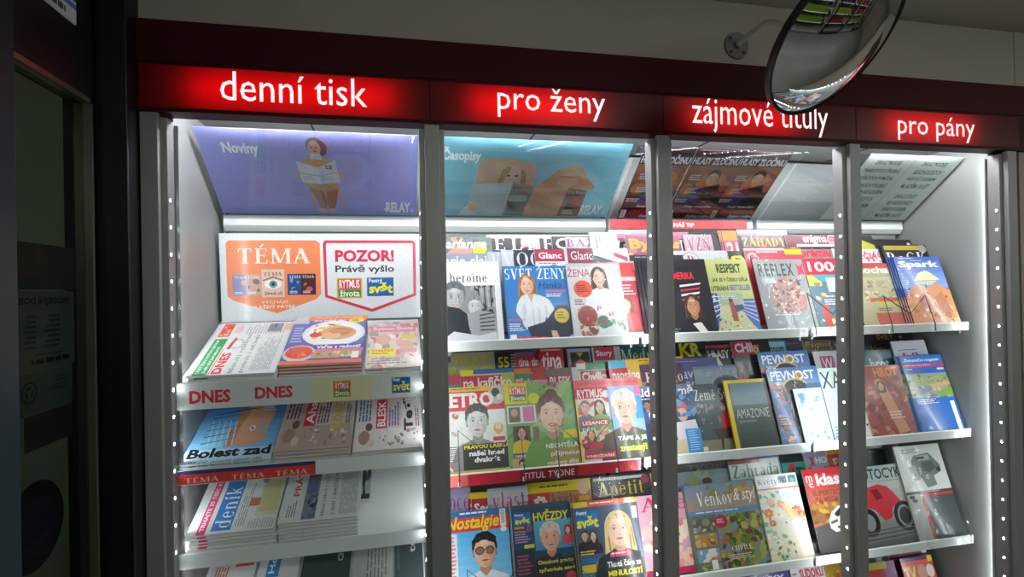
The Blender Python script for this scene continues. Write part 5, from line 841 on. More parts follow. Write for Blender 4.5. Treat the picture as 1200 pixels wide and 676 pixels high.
# ---------------------------------------- third shelf, left unit
def f(a):
    H = a.H; a.grad(0, .3, 1, H, '48a8dc', '90ccec').R(0, 0, 1, .12, '2c6ca8').lines(.2, .03, .8, .09, 1, 'e8f0f8').R(0, .12, 1, .36, 'd83c3c').T('Nostalgie', -.04, .09, .84, .38, 'e8d030', 'bi').R(.86, .02, .96, .32, 'e4e0dc').lines(.88, .04, .95, .28, 10, '333', .4).E(.91, .37, .05, .05, 'e8e4e0').R(.0, .38, .14, H, 'd8dce8').lines(.02, .42, .12, 1.2, 12, 'e87038')
    a.face(.58, .72, .26, 'dcae90', '1e1a1c', 'short', 'd8dce4', 1, '8a6a5c', 0, 'b88468', 0)
mag(L3, 1, 524, 595, 601, 'magazine with a red title band and a dark haired man in large glasses', '58b0e0', f, off=.003)
def f(a):
    H = a.H; a.R(0, 0, 1, .06, '3a5068').T('HVĚZDY', .36, .1, .95, .3, 'e8d820', 'b').R(.04, .12, .32, .34, '2468a8').T('Pestrý', .06, .14, .2, .19, 'f4f4f4', 'b').T('svět', .06, .2, .3, .32, 'e8e020', 'B').grad(.36, .3, 1, .8, '58a8c0', '4888a8').R(.04, .36, .2, .4, 'd89030').lines(.04, .44, .3, .66, 5, 'b890b0').R(.18, .68, .34, .74, 'c8c830').E(.28, .4, .05, .07, '8a5070').R(0, .76, .34, H, '2c3a44').lines(.05, .85, .3, 1.2, 6, 'a85068')
    a.face(.62, .6, .22, 'dcac90', 'ccc4b8', 'short', '3a3440', 1, 0, 1, 'c08c74', 0).R(.86, .4, 1, .74, 'b8586c').face(.92, .5, .06, 'e0b8a0', '6a3a30', 'long', 'c8485c').R(.36, .96, 1, 1.2, '2a3440').T('Osudové pouto', .38, .97, .96, 1.06, 'd8cc28', 'b').T('zpřetrhala smrt', .38, 1.1, .98, 1.19, 'd8cc28', 'b').E(.9, 1.28, .08, .08, 'b84858')
mag(L3, 1, 598, 668, 594, 'dark teal magazine with yellow capitals and a grey haired man', '2c4a60', f, off=.008, copies=1, dx=-.003, cplabel='dark teal magazine under the grey haired man copy')
def f(a):
    H = a.H; a.R(0, 0, 1, .08, 'd8c038').R(.22, 0, .8, .08, 'e06040').lines(.26, .02, .76, .06, 1, 'f8e8d8').E(.88, .09, .09, .1, 'e8c0a8').R(0, .08, 1, H, '485a74').R(.02, .14, .36, .42, '2c70b0').T('Pestrý', .04, .14, .2, .22, 'f0f4f8', 'b').T('svět', .03, .23, .36, .42, 'e8e020', 'B').face(.13, .54, .07, 'd8a888', '3a2820', 'short', '2c2c34').face(.26, .56, .07, 'e0b498', '3a2820', 'long', '38283c').lines(.04, .78, .34, .86, 2, 'd8cc28').R(.04, .9, .36, .98, '2c6ca0').R(.04, 1.0, .36, 1.12, 'd8c030').E(.3, 1.04, .06, .08, 'c07850').R(.04, 1.14, .36, 1.3, '3888a8')
    a.face(.66, .5, .25, 'e8c0a8', 'd8c080', 'long', '2c3038', 1, 0, 0, 'cc9c80', 0).R(.48, .84, .82, .92, 'e04868').lines(.5, .86, .8, .9, 1, 'f8e0e4').R(.4, .98, 1, 1.24, '3a3e40').T('Tlustá čára za', .42, .98, .94, 1.08, 'f0eee8', 'b').T('MINULOSTÍ', .42, 1.11, .95, 1.22, 'e8e020', 'B').R(.9, .14, .98, .34, 'c8e0ec')
mag(L3, 1, 671, 746, 590, 'magazine with a red and yellow strip and a blonde woman', '52667c', f, off=.014, th=.006, spine='d0b858', copies=1, dx=-.006, cplabel='yellow edged magazine under the blonde woman copy')
def f(a):
    H = a.H; a.T('Apetit', .06, .04, 1.2, .32, 'd8386c', 'S').busy(.0, .35, 1, 1.2, ['e8b8b0', 'f0d8c0', 'd88890', 'e8c8b0', 'f4e4dc'], 40, .12, 4)
    for k, (x, y) in enumerate([(.35, .5), (.55, .65), (.3, .75), (.75, .55), (.7, 1.0), (.85, .8), (.45, 1.1)]): a.flower(x, y, .13, ['f0c8b0', 'f4dcc4', 'e89898', 'f0d8c8'][k % 4], 'e87880')
    a.T('85', .14, .9, .34, 1.0, '5a4050', 'S').lines(.12, 1.04, .4, 1.2, 4, '7a5a68', .4).R(.0, H-.1, 1, H, 'c8305c').R(.8, .02, 1, .16, 'e8c828')
mag(L3, 1, 744, 822, 582, 'pink magazine covered in pale blossoms behind the third post', 'd8a8b8', f, off=.004)
mag(L3, 2, 505, 551, 575, 'lilac magazine with a purple title by the second post', 'b4acd4', lambda a: (a.T('Vánoce', -.3, .12, .95, .6, 'a03c98', 'bS'), a.busy(0, .4, .6, .9, ['c8a0d0', 'b0a8dc'], 8, .1)))
mag(L3, 2, 552, 578, 578, 'red magazine with a yellow top and the white start of a title', 'b82c38', lambda a: (a.R(0, 0, 1, .28, 'e4c01c'), a.T('Sedmička', .1, .46, 2.2, .95, 'f6f2ee', 'B'), a.E(.8, 1.1, .4, .3, 'b8886c')), off=.006, copies=1, dx=-.014, group='pair of red magazines with yellow tops', cplabel='rear copy of the red magazine with a yellow top')
mag(L3, 2, 571, 618, 573, 'grey-white magazine with a large red serif title', 'b8bcc4', G('vlasta', 'd42c54', (.1, .12, 1.1, .55), 'S', ['a8acb4', '9c8a88', 'c4c8cc']), off=.01)
mag(L3, 2, 616, 692, 567, 'magazine with a yellow band over a red and brown title block', 'b87c50', lambda a: (a.R(0, 0, 1, .17, 'e4cc20'), a.lines(.2, .06, .8, .12, 1, '6a6030'), a.R(0, .17, .34, .5, 'd8382c'), a.flower(.2, .32, .1, 'f0e8e0', 'd8382c'), a.T('květy', .38, .2, .78, .42, '8a4a48', 'bS'), a.E(.88, .14, .09, .12, 'dcb498'), a.R(.8, .28, .96, .36, 'e0a830')), off=.006)
mag(L3, 2, 693, 762, 560, 'black magazine with a large yellow serif title', '343436', lambda a: (a.R(.02, .02, .92, .07, 'd8dad8'), a.T('Apetit', .08, .1, .86, .42, 'e4c41c', 'S'), a.E(.9, .1, .07, .08, 'a83858'), a.busy(.0, .4, 1, .9, ['6a4c38', '8a5c3c', '4c3830'], 14, .12)), off=.008, film=True)
mag(L3, 2, 745, 772, 556, 'narrow orange magazine with a yellow corner left of the third post', 'e08040', lambda a: (a.R(0, 0, 1, .3, 'c8b830'), a.T('2', .3, .5, .9, 1.2, 'f0b070', 'b')), off=.001)
# ---------------------------------------- third shelf, middle unit
def f(a):
    H = a.H; a.grad(0, 0, 1, .4, '7890ac', 'a8906c').busy(.3, .02, 1, .2, ['a07c48', '8a8450', 'b89c60'], 20, .08).T('Venkov', .15, .12, .64, .32, 'f0f0ec', 'S').T('& styl', .66, .1, .98, .34, 'f0ece0', 'i').R(0, .38, 1, .46, '5c8cb8').lines(.1, .4, .9, .43, 1, 'dce4ec').R(0, .44, .36, H, '6c7468')
    for k, c in enumerate([['5a5c4c', '8a8470', 'b8b4a0'], ['a88450', 'c8a860', '6a5038'], ['7c98b8', 'c87c48', 'd8d8d0'], ['5a7048', '8a9460', 'a8a878']]): a.R(.03, .5+k*.21, .33, .68+k*.21, c[0]).busy(.03, .5+k*.21, .33, .68+k*.21, c, 12, .06, k)
    a.busy(.34, .46, 1, H, ['6c7c38', '8a9444', 'a86c48', '5a4830', 'b8a458', '783c40', '48602c', '94a850'], 150, .07, 5).E(.42, .56, .09, .09, 'b03048').lines(.36, .52, .48, .59, 3, 'f0c8d0').T('CHVÍLE', .5, .9, .78, .99, 'e8e8e0', 'S').lines(.48, 1.04, .86, 1.12, 3, 'd8d8cc', .4).R(.2, H-.16, .28, H-.03, 'ececec')
mag(L3, 1, 801, 885, 570, 'country living magazine with a wreath of green and brown leaves', '7c8c9c', f, off=.010, th=.007, spine='6a6a60', copies=1, dx=-.002, cplabel='country living magazine beneath the leaf wreath copy')
def f(a):
    H = a.H; a.T('Květy', .04, .1, .5, .28, '8c8c8c', 'S').lines(.2, .3, .4, .32, 1, '999').R(.54, .06, .74, .24, '6a7478').busy(.54, .06, .74, .24, ['3c444c', 'a8b0b0', '8a9490'], 12, .04).R(.78, .06, .96, .24, '4c8878').E(.88, .18, .05, .06, '80b8e8').R(0, .34, 1, .38, 'e09088')
    a.grad(0, .38, 1, H, 'dfeae0', 'e8d8b8'); a.busy(0, .42, .5, H, ['a8c4a8', 'c8dcc4', '8ab090', 'e8e8d8'], 40, .08, 3)
    for k, (x, y, r, c) in enumerate([(.25, .68, .1, 'ecb8b0'), (.48, .75, .1, 'f0a888'), (.62, .85, .14, 'f4d0a0'), (.15, .95, .11, 'ee8848'), (.82, .95, .12, 'e86848'), (.7, 1.02, .12, 'f0c068'), (.92, 1.05, .09, 'e04838'), (.38, 1.0, .13, 'f0ece0'), (.2, 1.2, .08, 'ec8038'), (.88, 1.15, .09, 'e8a068')]): a.flower(x, y, r, c)
    a.R(.5, .44, .95, .7, 'e4eef0').lines(.55, .48, .9, .62, 4, 'a8b8bc', .3).E(.78, 1.24, .13, .13, 'dce4ec').busy(.2, 1.2, .6, H, ['90a888', '708870', 'dce0d0'], 16, .06)
mag(L3, 1, 884, 933, 558, 'white garden magazine with orange and peach flowers', 'e8ecea', f, off=.016, th=.005)
def f(a):
    H = a.H; a.R(0, 0, 1, .13, 'd83038').R(0, .13, 1, .42, 'd85450').T('klassik', .22, .1, 1.02, .34, 'f4f0ee', 'B').T('m', .04, .12, .16, .26, 'f0dcdc', 'b').T('t', .06, .26, .16, .36, 'f0dcdc', 'b').T('SUPERTECHNIKA', .1, .43, .96, .53, '8a4840', 'b').T('ZA MEGA', .12, .56, .56, .66, '8a4840', 'b').grad(0, .68, 1, 1.05, 'b08048', '8a6c40').busy(0, .62, 1, 1.05, ['c09040', 'a86c38', 'd8a850', '7c5838', '985038'], 60, .09, 4).P([(0, 1.12), (.5, 1.0), (1, .95), (1, H), (0, H)], '5c5858')
    a.P([(.28, 1.02), (.36, .86), (.5, .76), (.78, .72), (.88, .78), (1.05, .84), (1.05, 1.08), (.7, 1.2), (.36, 1.24), (.28, 1.16)], 'e8eae8').P([(.4, .9), (.52, .8), (.76, .76), (.82, .84), (.44, .96)], '2c3438').P([(.3, 1.04), (.44, 1.0), (.44, 1.05), (.31, 1.09)], '5c646c').P([(.6, 1.0), (.9, .92), (.9, .97), (.62, 1.05)], '4a5058').P([(.4, 1.14), (.7, 1.08), (.7, 1.12), (.42, 1.18)], '3a3e44').E(.97, 1.02, .05, .09, '222')
mag(L3, 1, 939, 1002, 551, 'red headed car magazine with a white hatchback on autumn leaves', 'c86c58', f, off=.004)
mag(L3, 2, 785, 868, 555, 'pale blue magazine with a dark dot and yellow petals', '98acb4', lambda a: (a.busy(0, 0, 1, .5, ['a8b8b8', 'c0c468', '8aa4b4', 'b8bc8c'], 24, .12), a.E(.5, .16, .07, .05, '5a4430')), film=True)
mag(L3, 2, 853, 912, 541, 'white garden magazine with a tall serif title and a green leaf', 'd4e0dc', lambda a: (a.R(0, 0, .62, .07, 'c05a50'), a.T('Zahrada', .05, .1, .96, .36, '587868', 'S'), a.P([(.72, .34), (.9, .28), (1, .42), (.76, .44)], 'a0c040')), off=.005)
mag(L3, 3, 780, 858, 545, 'faded grey magazine on the back row, left in the middle unit', '9a9c9c', G('TVOJE', 'c8ccd0', (.3, .04, .9, .14), 'b', ['8a8c8c', 'b8b4a8', 'e0e0dc']))
mag(L3, 3, 858, 912, 536, 'magazine with a blue edge and red strip above the garden title', '6890c0', lambda a: (a.R(.0, .08, .7, .18, 'c86048'),), off=.003)
mag(L3, 3, 912, 944, 534, 'dark magazine with teal block and a red diagonal', '2a3034', lambda a: (a.R(.05, .3, .98, 1.2, '2ca08c'), a.P([(.1, .95), (.35, .32), (.55, .32), (.3, 1.1)], 'dc3c50'), a.T('ATM', .3, .5, .98, 1.05, '1c4844', 'b')))
mag(L3, 3, 940, 972, 530, 'lilac-grey magazine with a red x and white capitals', 'a4a8bc', lambda a: (a.T('X', .18, .2, .38, .56, 'c82c40', 'B'), a.T('HOUSE', .4, .22, 1.3, .48, 'f0f0f0', 'B'), a.busy(.1, .6, .9, 1.6, ['8a8ca4', '6c7088', 'b8bccc'], 18, .1)), off=.004)
mag(L3, 3, 967, 1002, 527, 'red magazine with a yellow strip and white title by the fourth post', 'cc5a4c', lambda a: (a.R(0, 0, 1, .18, 'e8b838'), a.T('SVĚT', .15, .24, .8, .56, 'f0dcd8', 'B'), a.E(.5, .9, .2, .2, '4890a8')), off=.008)
# ---------------------------------------- third shelf, right unit
def f(a):
    H = a.H; a.grad(0, .3, 1, H, 'c8ccc8', '5c605c').R(0, 0, 1, .28, 'b0c4c4').T('MOTOCYKL', .08, .05, .98, .25, '2c3c44', 'b')
    a.P([(.2, .4), (.45, .34), (.6, .4), (.7, .55), (.78, .7), (.6, .78), (.56, .95), (.42, 1.0), (.3, .8), (.1, .7)], 'd83440').P([(.3, .44), (.42, .42), (.48, .6), (.36, .62)], '8a2028').E(.78, .95, .19, .27, '1c1e20').E(.78, .95, .13, .2, '9aa4a8').E(.78, .95, .1, .16, '33383a').E(.15, 1.0, .17, .25, '1c1e20').E(.15, 1.0, .1, .15, '888e92')
    for k in range(6): a.P([(0, 1.16+k*.035), (1, 1.1+k*.035), (1, 1.115+k*.035), (0, 1.175+k*.035)], '8a908c' if k % 2 else '4c524e')
mag(L3, 1, 992, 1060, 549, 'magazine with a red motorcycle on a grey road', 'a8aca8', f, off=.006)
def f(a):
    H = a.H; a.lines(.15, .08, .6, .2, 3, '6c7068', .4); a.P([(.38, .24), (.72, .2), (.8, .34), (.9, .5), (.88, .66), (.7, .74), (.72, .95), (.5, 1.0), (.42, .76), (.28, .66), (.3, .36)], '6e7a70').P([(.42, .26), (.7, .24), (.72, .36), (.46, .38)], 'a8b0a8').P([(.5, .42), (.74, .38), (.8, .56), (.62, .66), (.5, .6)], '4c584e').E(.84, .6, .05, .06, '2c322c').R(.42, .28, .6, .34, '3c443c').P([(.2, .5), (.36, .46), (.4, .8), (.26, .82)], '9aa4a0').lines(.55, .7, .75, .9, 4, '8a948a', .3)
    a.R(.0, 1.06, 1, 1.12, '3c3c3c').lines(.4, 1.075, .85, 1.105, 1, 'ddd').R(.3, 1.12, 1, H, 'cc2c30').R(.0, 1.12, .3, H, 'b8b8b0').E(.1, 1.18, .06, .04, '3a3a3c').E(.14, 1.26, .06, .04, '5a5c58').R(.36, 1.18, 1, H, '3c4448')
mag(L3, 1, 1046, 1100, 524, 'large white magazine with a grey-green camera in a plastic wrap', 'd8dcd4', f, off=.012, th=.007, film=True, spine='8a8c84')
mag(L3, 2, 985, 1034, 522, 'dark green magazine above the motorcycle magazine', '26302c', lambda a: (a.lines(.6, .1, .9, .3, 2, '5a6a60'), a.T('HOBBY', .1, .1, .5, .24, '6c7c70', 'b')))
# ---------------------------------------- floor shelf (only heads show)
mag(L4, 3, 845, 926, 671, 'violet magazine head at the bottom edge left of the puzzle booklet', '4c448c', lambda a: (a.R(.6, 0, .8, .1, 'b83c60'), a.T('KŘÍŽOVKY', .1, .12, .9, .25, 'e8e8f0', 'b')))
mag(L4, 3, 925, 965, 665, 'white puzzle booklet with red capitals at the bottom edge', 'ded8dc', lambda a: (a.T('SUDOKU', .25, .1, .96, .4, 'c82850', 'B'), a.lines(.04, .2, .2, .3, 1, '555')), off=.003)
mag(L4, 3, 965, 984, 662, 'ochre magazine head right of the puzzle booklet', 'b08c30', lambda a: a.busy(0, 0, 1, 1, ['a87828', 'c8a040', 'a85830'], 12, .2), off=.005)
mag(L4, 3, 1010, 1042, 652, 'grey-violet magazine head at the bottom of the right unit', '6c6880', lambda a: a.lines(.5, .1, .9, .3, 2, '333'))
mag(L4, 2, 1014, 1048, 661, 'purple and red television magazine with white lower case letters', '9a6498', lambda a: (a.R(0, 0, .7, .25, 'b8b030'), a.R(0, .25, .6, .6, 'b83038'), a.T('tv', .15, .6, .6, 1.05, 'f4f0f4', 'b')), off=.004, spine='7a2030')
mag(L4, 3, 1040, 1086, 648, 'red and white striped magazine head at the bottom right', '6a3048', lambda a: (a.R(0, 0, 1, .12, 'c88a8c'), a.R(.05, .03, .25, .1, 'cc2c38'), a.R(.88, 0, 1, .12, 'f0ece8')), off=.003)
mag(L4, 2, 1054, 1092, 655, 'television magazine with a yellow title and red top at the bottom right', 'd85448', lambda a: (a.R(0, 0, 1, .12, '5a4a6c'), a.R(.85, 0, 1, .2, 'e8d820'), a.T('TV', .04, .3, .4, .8, 'e8d820', 'B'), a.E(.6, .5, .15, .25, 'c89880'), a.E(.85, .5, .12, .22, 'e0d8d0')), off=.008, spine='7a2030')
mag(L4, 2, 905, 960, 690, 'magazine behind the lip at the bottom of the middle unit', '8a5050', G('HÁDANKY', 'eee', (.1, .1, .9, .3)))

place_all()
# acrylic pocket by the camera magazine
pk = thing('acrylic_holder', 'clear empty acrylic holder at the right end of the third shelf', 'holder', (2.29, .14, .466))
b = MB(); O = V3((2.13, .108, .447)); 
for (p0, p1, p2, p3) in [((0, 0, 0), (.2, 0, 0), (.2, -.004, .10), (0, -.004, .10)), ((.2, 0, 0), (.22, .027, 0), (.22, .027, .13), (.2, -.004, .10)), ((0, 0, 0), (0, .027, 0), (0, .027, .12), (0, -.004, .10))]:
    q = [O+V3(x) for x in (p0, p1, p2, p3)]; nn = (q[1]-q[0]).cross(q[3]-q[0]).normalized()*.0015; n = len(b.v)
    b.mesh([v for v in q]+[v+nn for v in q], [(0, 1, 2, 3), (7, 6, 5, 4), (0, 4, 5, 1), (1, 5, 6, 2), (2, 6, 7, 3), (3, 7, 4, 0)])
b.build('holder_walls', FILM, pk, origin=(2.29, .14, .466))

# ---------------------------------------- newspapers and magazines of the left bay
PW = [(.0, 0)]
def pap(s, x0, x1, d0, d1, label, bg, fn, rot=0, off=.004, th=.012, name='newspaper', cat='newspaper', mtl=None, spine=None, copies=0, group=None, step=.0125, cplabel=None, jit=.006):
    """lies on sloping shelf s; d0, d1 distances from the lip up the slope"""
    z = BZ[s]; base = V3((0, BY+.004, z-.006)); N = V3((0, -math.sin(SLO), math.cos(SLO))); w, h = min(x1, .058)-x0, d1-d0
    total = th*(copies+1); Zs = V3((0, 0, 1/math.cos(SLO))); O = V3((x0, .002, 0))+base+SV*max(d0, .003)+Zs*(off+total+.003*copies)
    a = Art(.97 if rot else 1.16, bg); fn(a)
    m = paper_item(name, cat, label, O, SU, SV, w, h, th, a, rot, mtl or (NEWS if name == 'newspaper' else GLOSSY), group, spine)
    r = random.Random(int(abs(x0)*1e4)+s)
    for k in range(copies): copy_tree(m, V3((r.uniform(0, jit), 0, 0))-Zs*((th+.003)*(k+1))+SV*r.uniform(0, jit*.6), cplabel or label, group)
    return m
def f(a):   # rotated: x runs up the slope, y from left to right
    H = a.H; a.R(.0, .055, .66, .21, '3c9458').T('ČTVRT ČESKA DOSTAVÍ CENTRUM', .03, .07, .63, .12, 'd8ecdc', 'b').T('ZA MÍR NENÍ ZAPOMENUTÉ', .03, .14, .5, .185, 'd8ecdc', 'b').R(.7, .06, .98, .2, 'e0584c').busy(.72, .08, .96, .18, ['e88060', 'f0b0a0', 'd84038'], 10, .04).R(.0, .225, .46, .235, 'd8303c').T('DNES', .02, .25, .38, .36, 'e03848', 'B')
    a.E(.55, .36, .1, .09, 'c0c0bc').E(.55, .36, .07, .06, 'e0e0dc').P([(.45, .26), (.68, .3), (.66, .33), (.45, .3)], 'b05050').T('Ministři vyhrožují', .02, .43, .76, .5, '4a4a4c', 'S').T('protesty i odchody', .02, .54, .72, .61, '4a4a4c', 'S').lines(.78, .24, .96, .34, 5, 'e08080', .4).lines(.05, .66, .7, .9, 12, '9a9a98', .4).lines(.74, .4, .97, .9, 14, 'a8a8a4', .4).R(.78, .66, .96, .84, '7c8494').busy(.78, .66, .96, .84, ['5a6274', 'a87c70', '8a90a0'], 8, .04).R(.8, .86, .95, .96, 'e0b8a0')
pap(0, -.632, -.385, -.003, .355, 'newspaper with red lettering and a green banner on the top sloping shelf', 'd9dcda', f, 1, copies=1, th=.008, cplabel='newspaper folded under the top copy with the green banner')
def f(a):
    H = a.H; a.grad(0, 0, 1, H, '6878b8', '4a5ca0').R(0, 0, .2, .2, 'c0c4c8').R(.18, .0, 1, .12, 'e88050').T('Nejlepší recepty', .26, .01, .95, .08, 'f0c8a8', 'i').T('pro každý den', .26, .1, .7, .16, 'f0f0e0', 'bi')
    a.E(.58, .46, .42, .33, 'dfe4ea').E(.58, .46, .37, .28, 'e8ecec').busy(.3, .22, .7, .6, ['88a848', 'b8c468', '6c9040', 'd86848', 'e8c858'], 36, .06, 3).E(.64, .46, .24, .17, 'd8a070').E(.66, .43, .15, .1, 'b87850').E(.55, .52, .13, .08, 'e0b484').P([(.5, .38), (.8, .36), (.84, .44), (.56, .48)], 'c88c60').E(.34, .5, .08, .06, 'd84838').E(.86, .14, .11, .06, 'e8d820').lines(.79, .11, .93, .17, 2, '6a6a20')
    a.R(.36, .74, 1, .84, '4054a0').T('Vařte s radostí!', .4, .75, .96, .83, 'f0f4f8', 'b').R(.3, .84, 1, .9, 'd87888').E(.2, .92, .2, .18, 'c8ccd4').E(.2, .9, .17, .14, 'd85838').busy(.06, .8, .34, 1.0, ['e06848', 'c84830', 'e88860'], 14, .04).R(.36, .9, .98, 1.04, 'b8a080').busy(.36, .9, .98, 1.04, ['c89858', '88a050', 'd8c8a0', '9a6848'], 24, .05, 6).R(0, H-.08, 1, H, 'e07050').R(.86, .92, .95, 1.06, 'e8e8e8').lines(.04, .3, .2, .7, 6, 'c8d0e4', .4)
pap(0, -.378, -.128, .012, .362, 'cookery magazine with a plate of food and an orange top edge', '5c6cb0', f, 0, th=.006, name='magazine', cat='magazine', spine='3a3440', copies=3, group='pile of cookery magazines', cplabel='cookery magazine beneath the top of its pile', jit=.002)
def f(a):
    H = a.H; a.busy(0, 0, 1, H, ['d8a8a8', 'e0c8b8', 'b8b0a8', 'd87888', 'e8dcd0', 'a8a090', 'c8b8c0'], 70, .1, 5).R(.05, .14, .95, .3, 'd88898').T('Rytmus života', .1, .16, .9, .27, 'f0d8dc', 'b').R(.05, .72, .55, .9, 'e8dc50').T('ZEMŘEŠ', .08, .73, .5, .8, 'd86838', 'b').lines(.1, .83, .5, .87, 1, '8a5a20').R(.62, .4, .94, .5, 'd8cc58').E(.3, .5, .15, .13, 'd8b09c').E(.75, .66, .14, .13, 'd0a890').lines(.1, .95, .9, 1.1, 3, '8a8484', .4).R(.6, .74, .94, .84, 'cc98a0')
pap(0, -.118, .066, .008, .345, 'plastic wrapped weekly with pink title bands at the right end of the top sloping shelf', 'd4c8c0', f, 0, th=.006, name='magazine', cat='magazine', copies=1, group='wrapped weeklies with pink bands', cplabel='wrapped weekly beneath the one with pink title bands', jit=.002)
def f(a):
    H = a.H; a.grad(0, 0, 1, .95, '1c4ca0', '7cc0e4').R(0, .95, 1, H, 'b8d8ec').P([(.42, .3), (.52, .2), (.68, .16), (.82, .2), (.88, .35), (.84, .6), (.86, .82), (.7, .92), (.4, .92), (.38, .7), (.44, .5)], 'cc9878').P([(.42, .3), (.52, .2), (.56, .3), (.5, .6), (.5, .9), (.4, .92), (.38, .7), (.44, .5)], 'b07c5c').P([(.54, .04), (.74, .02), (.8, .1), (.78, .18), (.6, .2), (.52, .12)], '3c4454').E(.66, .62, .04, .05, 'e8c8d8').E(.66, .62, .015, .02, '5a3040').E(.78, .6, .05, .09, '9aa8a8')
    for k in range(5): a.P([(.12, .4+k*.11), (.5, .33+k*.11), (.5, .335+k*.11), (.12, .415+k*.11)], '1c3450').P([(.14+k*.07, .45), (.15+k*.07, .45), (.22+k*.07, .9), (.2+k*.07, .9)], 'a8c4d8')
    a.P([(.05, .36), (.5, .24), (.72, .23), (.5, .27)], '18283c').lines(.7, .2, .92, .32, 3, 'b8d0f0', .4).T('Bolest zad', .04, .93, .97, 1.08, '14161a', 'B').T('Jak číst varovné signály těla', .08, 1.11, .9, 1.17, '3a4450', 'i')
pap(1, -.655, -.402, .0, .345, 'magazine with a blue sky and a bare back on the second sloping shelf', '5c9cd0', f, 0, th=.006, name='magazine', cat='magazine', copies=1, group='pile of blue magazines with a bare back', cplabel='blue magazine beneath the top of the bare back pile', jit=.003)
def tab(title, big, c2, seed, bg='bda498', tx='5c3c58'):
    def f(a):
        H = a.H; a.R(0, 0, 1, .3, bg).lines(.42, .04, .95, .24, 4, tx, .5).E(.18, .14, .1, .08, 'a8887a').E(.33, .2, .06, .05, '6c5850').E(.1, .24, .06, .05, 'e0c8b8').R(.3, .3, .76, .46, 'd83048').T(title, .33, .32, .73, .44, 'f8f2f2', 'b')
        a.R(.0, .3, .3, H, bg).busy(.02, .34, .28, H-.05, ['d8c0b0', 'a88c80', 'e8dcd0', '8c8480', 'c8a898'], 30, .035, seed+1).R(.3, .46, .76, .68, 'd4c0ba').lines(.33, .49, .72, .66, 4, tx, .5).T(big, .24, .7, .76, .85, c2, 'B')
        a.R(.76, .26, 1, .8, 'c4a490').E(.9, .52, .14, .23, 'e2bca0').P([(.8, .28), (1, .25), (1, .36), (.88, .36)], '7a4830').P([(.8, .72), (1, .68), (1, .82), (.82, .8)], '7a4830').E(.91, .45, .013, .028, '4a3028').E(.91, .59, .013, .028, '4a3028').P([(.85, .51), (.9, .5), (.9, .54), (.85, .54)], 'c89878').E(.82, .52, .013, .05, 'b05458')
        a.busy(.76, .86, 1, H, ['e8e4e0', '6a6060', 'd8ccc4'], 16, .035, seed+2).lines(.3, .89, .74, .96, 2, '8a6060', .5)
    return f
pap(1, -.392, -.172, .0, .37, 'tabloid with a red title block and yellow capitals on the second sloping shelf', 'cfc4bc', tab('Aha!', 'KONEC', 'e0b840', 3), 1, th=.007, copies=3, group='pile of tabloids with yellow capitals', cplabel='tabloid beneath the top of the yellow capitals pile')
pap(1, -.160, .072, .003, .37, 'tabloid with blue text and a man\'s face, rightmost on the second sloping shelf', 'd8d4d0', tab('BLESK', 'Teď', '2c2c34', 9, 'dcd8d4', '4a62a8'), 1, th=.006, copies=1, group='tabloids with a face on its side', cplabel='tabloid beneath the one with a face on its side')
def f(a):
    H = a.H; a.R(.0, .1, .92, .2, 'd84878').T('TRHAJTE 35 TISÍC KORUN', .04, .11, .8, .185, 'f4e0e8', 'b').R(.03, .25, .62, .47, '3c7cc4').T('deník', .06, .27, .54, .45, 'e8f0f8', 'BS').E(.78, .33, .11, .1, 'cc3848').lines(.7, .28, .86, .38, 4, 'f0c8cc', .4).R(.84, .12, .98, .3, 'd87868').lines(.06, .51, .6, .62, 4, '8a8c8c', .35).T('Téměř všichni', .64, .5, .96, .56, '4a4c4e', 'S').T('roboti v kraji', .64, .58, .96, .64, '4a4c4e', 'S').R(.16, .7, .66, .96, 'd0ccb0').P([(.2, .74), (.58, .72), (.64, .9), (.22, .96)], 'c8c490').E(.62, .72, .06, .05, '8a9098').R(.28, .6, .38, .72, 'c87c5c').lines(.68, .68, .96, .96, 10, 'a0a29e', .4).lines(.02, .66, .14, .96, 10, 'a0a29e', .4)
pap(2, -.640, -.395, .0, .36, 'newspaper with a pink strip and a blue title block on the third sloping shelf', 'd8dcdc', f, 1, th=.007, copies=4, group='pile of newspapers with a blue title block', cplabel='newspaper beneath the top of the blue titled pile', jit=.009)
def f(a):
    H = a.H; a.T('PRÁVO', .3, .1, .72, .2, 'd83c44', 'b').lines(.06, .08, .26, .2, 4, '6a6a68', .4).lines(.78, .08, .96, .22, 5, '7a7a78', .4).R(.02, .27, .96, .44, '7a8098').busy(.02, .27, .3, .44, ['3c4450', '5a6a80', '8a98b0'], 14, .05).R(.52, .27, .66, .44, '8a5c54').R(.84, .26, .96, .42, '4c3c38').E(.9, .34, .04, .05, 'd0a088').lines(.32, .29, .5, .42, 5, '3c58a0', .5).lines(.68, .29, .82, .42, 5, 'c84858', .5)
    a.T('Méně cukru i soli. Školní jídelny', .04, .49, .96, .56, '3c3e40', 'S').T('v boji s obezitou mění jídelníček', .04, .61, .94, .68, '3c3e40', 'S').lines(.04, .73, .96, .96, 12, 'a0a2a0', .4)
pap(2, -.385, -.150, .0, .37, 'newspaper with a thin red title on the third sloping shelf', 'd2d6d4', f, 1, th=.007, copies=5, group='pile of newspapers with a thin red title', cplabel='newspaper beneath the top of the red titled pile', jit=.004)
pap(2, -.150, -.118, .14, .37, 'dark grey folded supplement sticking out right of the red titled pile', '3c4448', lambda a: a.busy(.1, 0, .9, 1, ['5a6468', 'a8b0b0', '3c4448'], 16, .3), 1, th=.006, off=.01)
pap(3, -.64, -.50, .06, .36, 'pale paper on the lowest sloping shelf, leftmost', 'c8c8c4', lambda a: (a.lines(.1, .1, .9, .4, 5, 'c05a50'), a.R(.6, .5, 1, .9, 'c84848')), 1, th=.006)
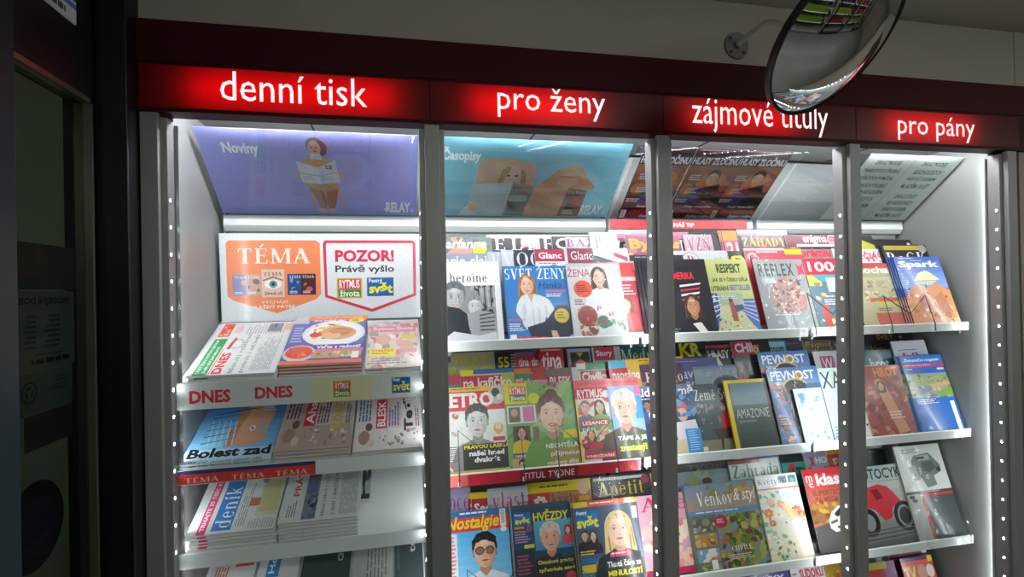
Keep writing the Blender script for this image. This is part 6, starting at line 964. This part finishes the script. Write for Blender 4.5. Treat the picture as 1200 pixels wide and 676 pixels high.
pap(3, -.49, -.36, .06, .365, 'newspaper with blue block and orange photo on the lowest sloping shelf', 'd0d2ce', lambda a: (a.R(.4, .2, .98, .5, '3484c4'), a.T('Hobby', .45, .24, .95, .44, 'e8f0f8', 'b'), a.R(.8, .55, 1, .96, 'c86c48')), 1, th=.006)
pap(3, -.35, -.19, .06, .37, 'dark green magazine with a white oval on the lowest sloping shelf', '3c5048', lambda a: (a.E(.9, .35, .2, .14, 'a8b0b4'), a.T('OBNSIV', .5, .7, .98, .82, 'c8d0cc', 'b')), 1, th=.006)
pap(3, -.18, -.05, .06, .37, 'pale grey newspaper with fine columns on the lowest sloping shelf', 'b4b6b2', lambda a: (a.lines(.02, .35, .98, .9, 6, '6a6c6a', .3),), 1, th=.006)
pap(3, -.04, .072, .06, .37, 'dark grey-green magazine with white letters set sideways on the lowest sloping shelf', '47585a', lambda a: (a.T('téma', .5, .5, .98, .72, 'e4e8e8', 'b'), a.lines(.3, .1, .98, .2, 2, '6a7878')), 1, th=.006)

# ---------------------------------------- bent wire retainers in front of the magazines
def wire(l, x0, x1, hgt, label, y=.133):
    z = LIPZ[l]; w = x1-x0; s = thing('wire_retainer', label, 'retainer', ((x0+x1)/2, y, z-.02), 'bent wire retainers on the shelf lips')
    def P(x, d): return V3((x, y+.012+d*.313-(.018 if l else .016), z-.02+d*.95))
    pts = [V3((x0, y, z-.03)), P(x0, .02), P(x0+.002, hgt), P((x0+x1)/2, hgt*.45), P(x1-.002, hgt), P(x1, .02), V3((x1, y, z-.03))]
    b = MB(); b.tube([p-V3((0, .012, 0)) for p in pts], .0024, 6); b.build('bent_wire', MX['wire'], s, origin=((x0+x1)/2, y, z-.02))
    b = MB(); b.box(x0-.004, x0+.004, y-.002, y+.0045, z-.036, z-.022); b.box(x1-.004, x1+.004, y-.002, y+.0045, z-.036, z-.022); b.build('clip', MX['lip'], s, origin=((x0+x1)/2, y, z-.02))
def xr(px, py): return onD(px, py, .14).x
wire(L2, xr(537, 540), xr(612, 540), .175, 'bent wire retainer in front of the grey portrait of a young man', .116)
wire(L2, xr(652, 530), xr(720, 530), .175, 'bent wire retainer in front of the pink headed magazine', .116)
wire(L3, xr(547, 668), xr(614, 665), .15, 'bent wire retainer in front of the man in large glasses', .116)
wire(L3, xr(660, 665), xr(722, 660), .16, 'bent wire retainer in front of the blonde woman', .116)
wire(L1, xr(1041, 365), xr(1091, 365), .145, 'bent wire retainer in front of the rocky building cover')
wire(L1, xr(952, 365), xr(1000, 365), .165, 'bent wire retainer in front of the white numerals cover')
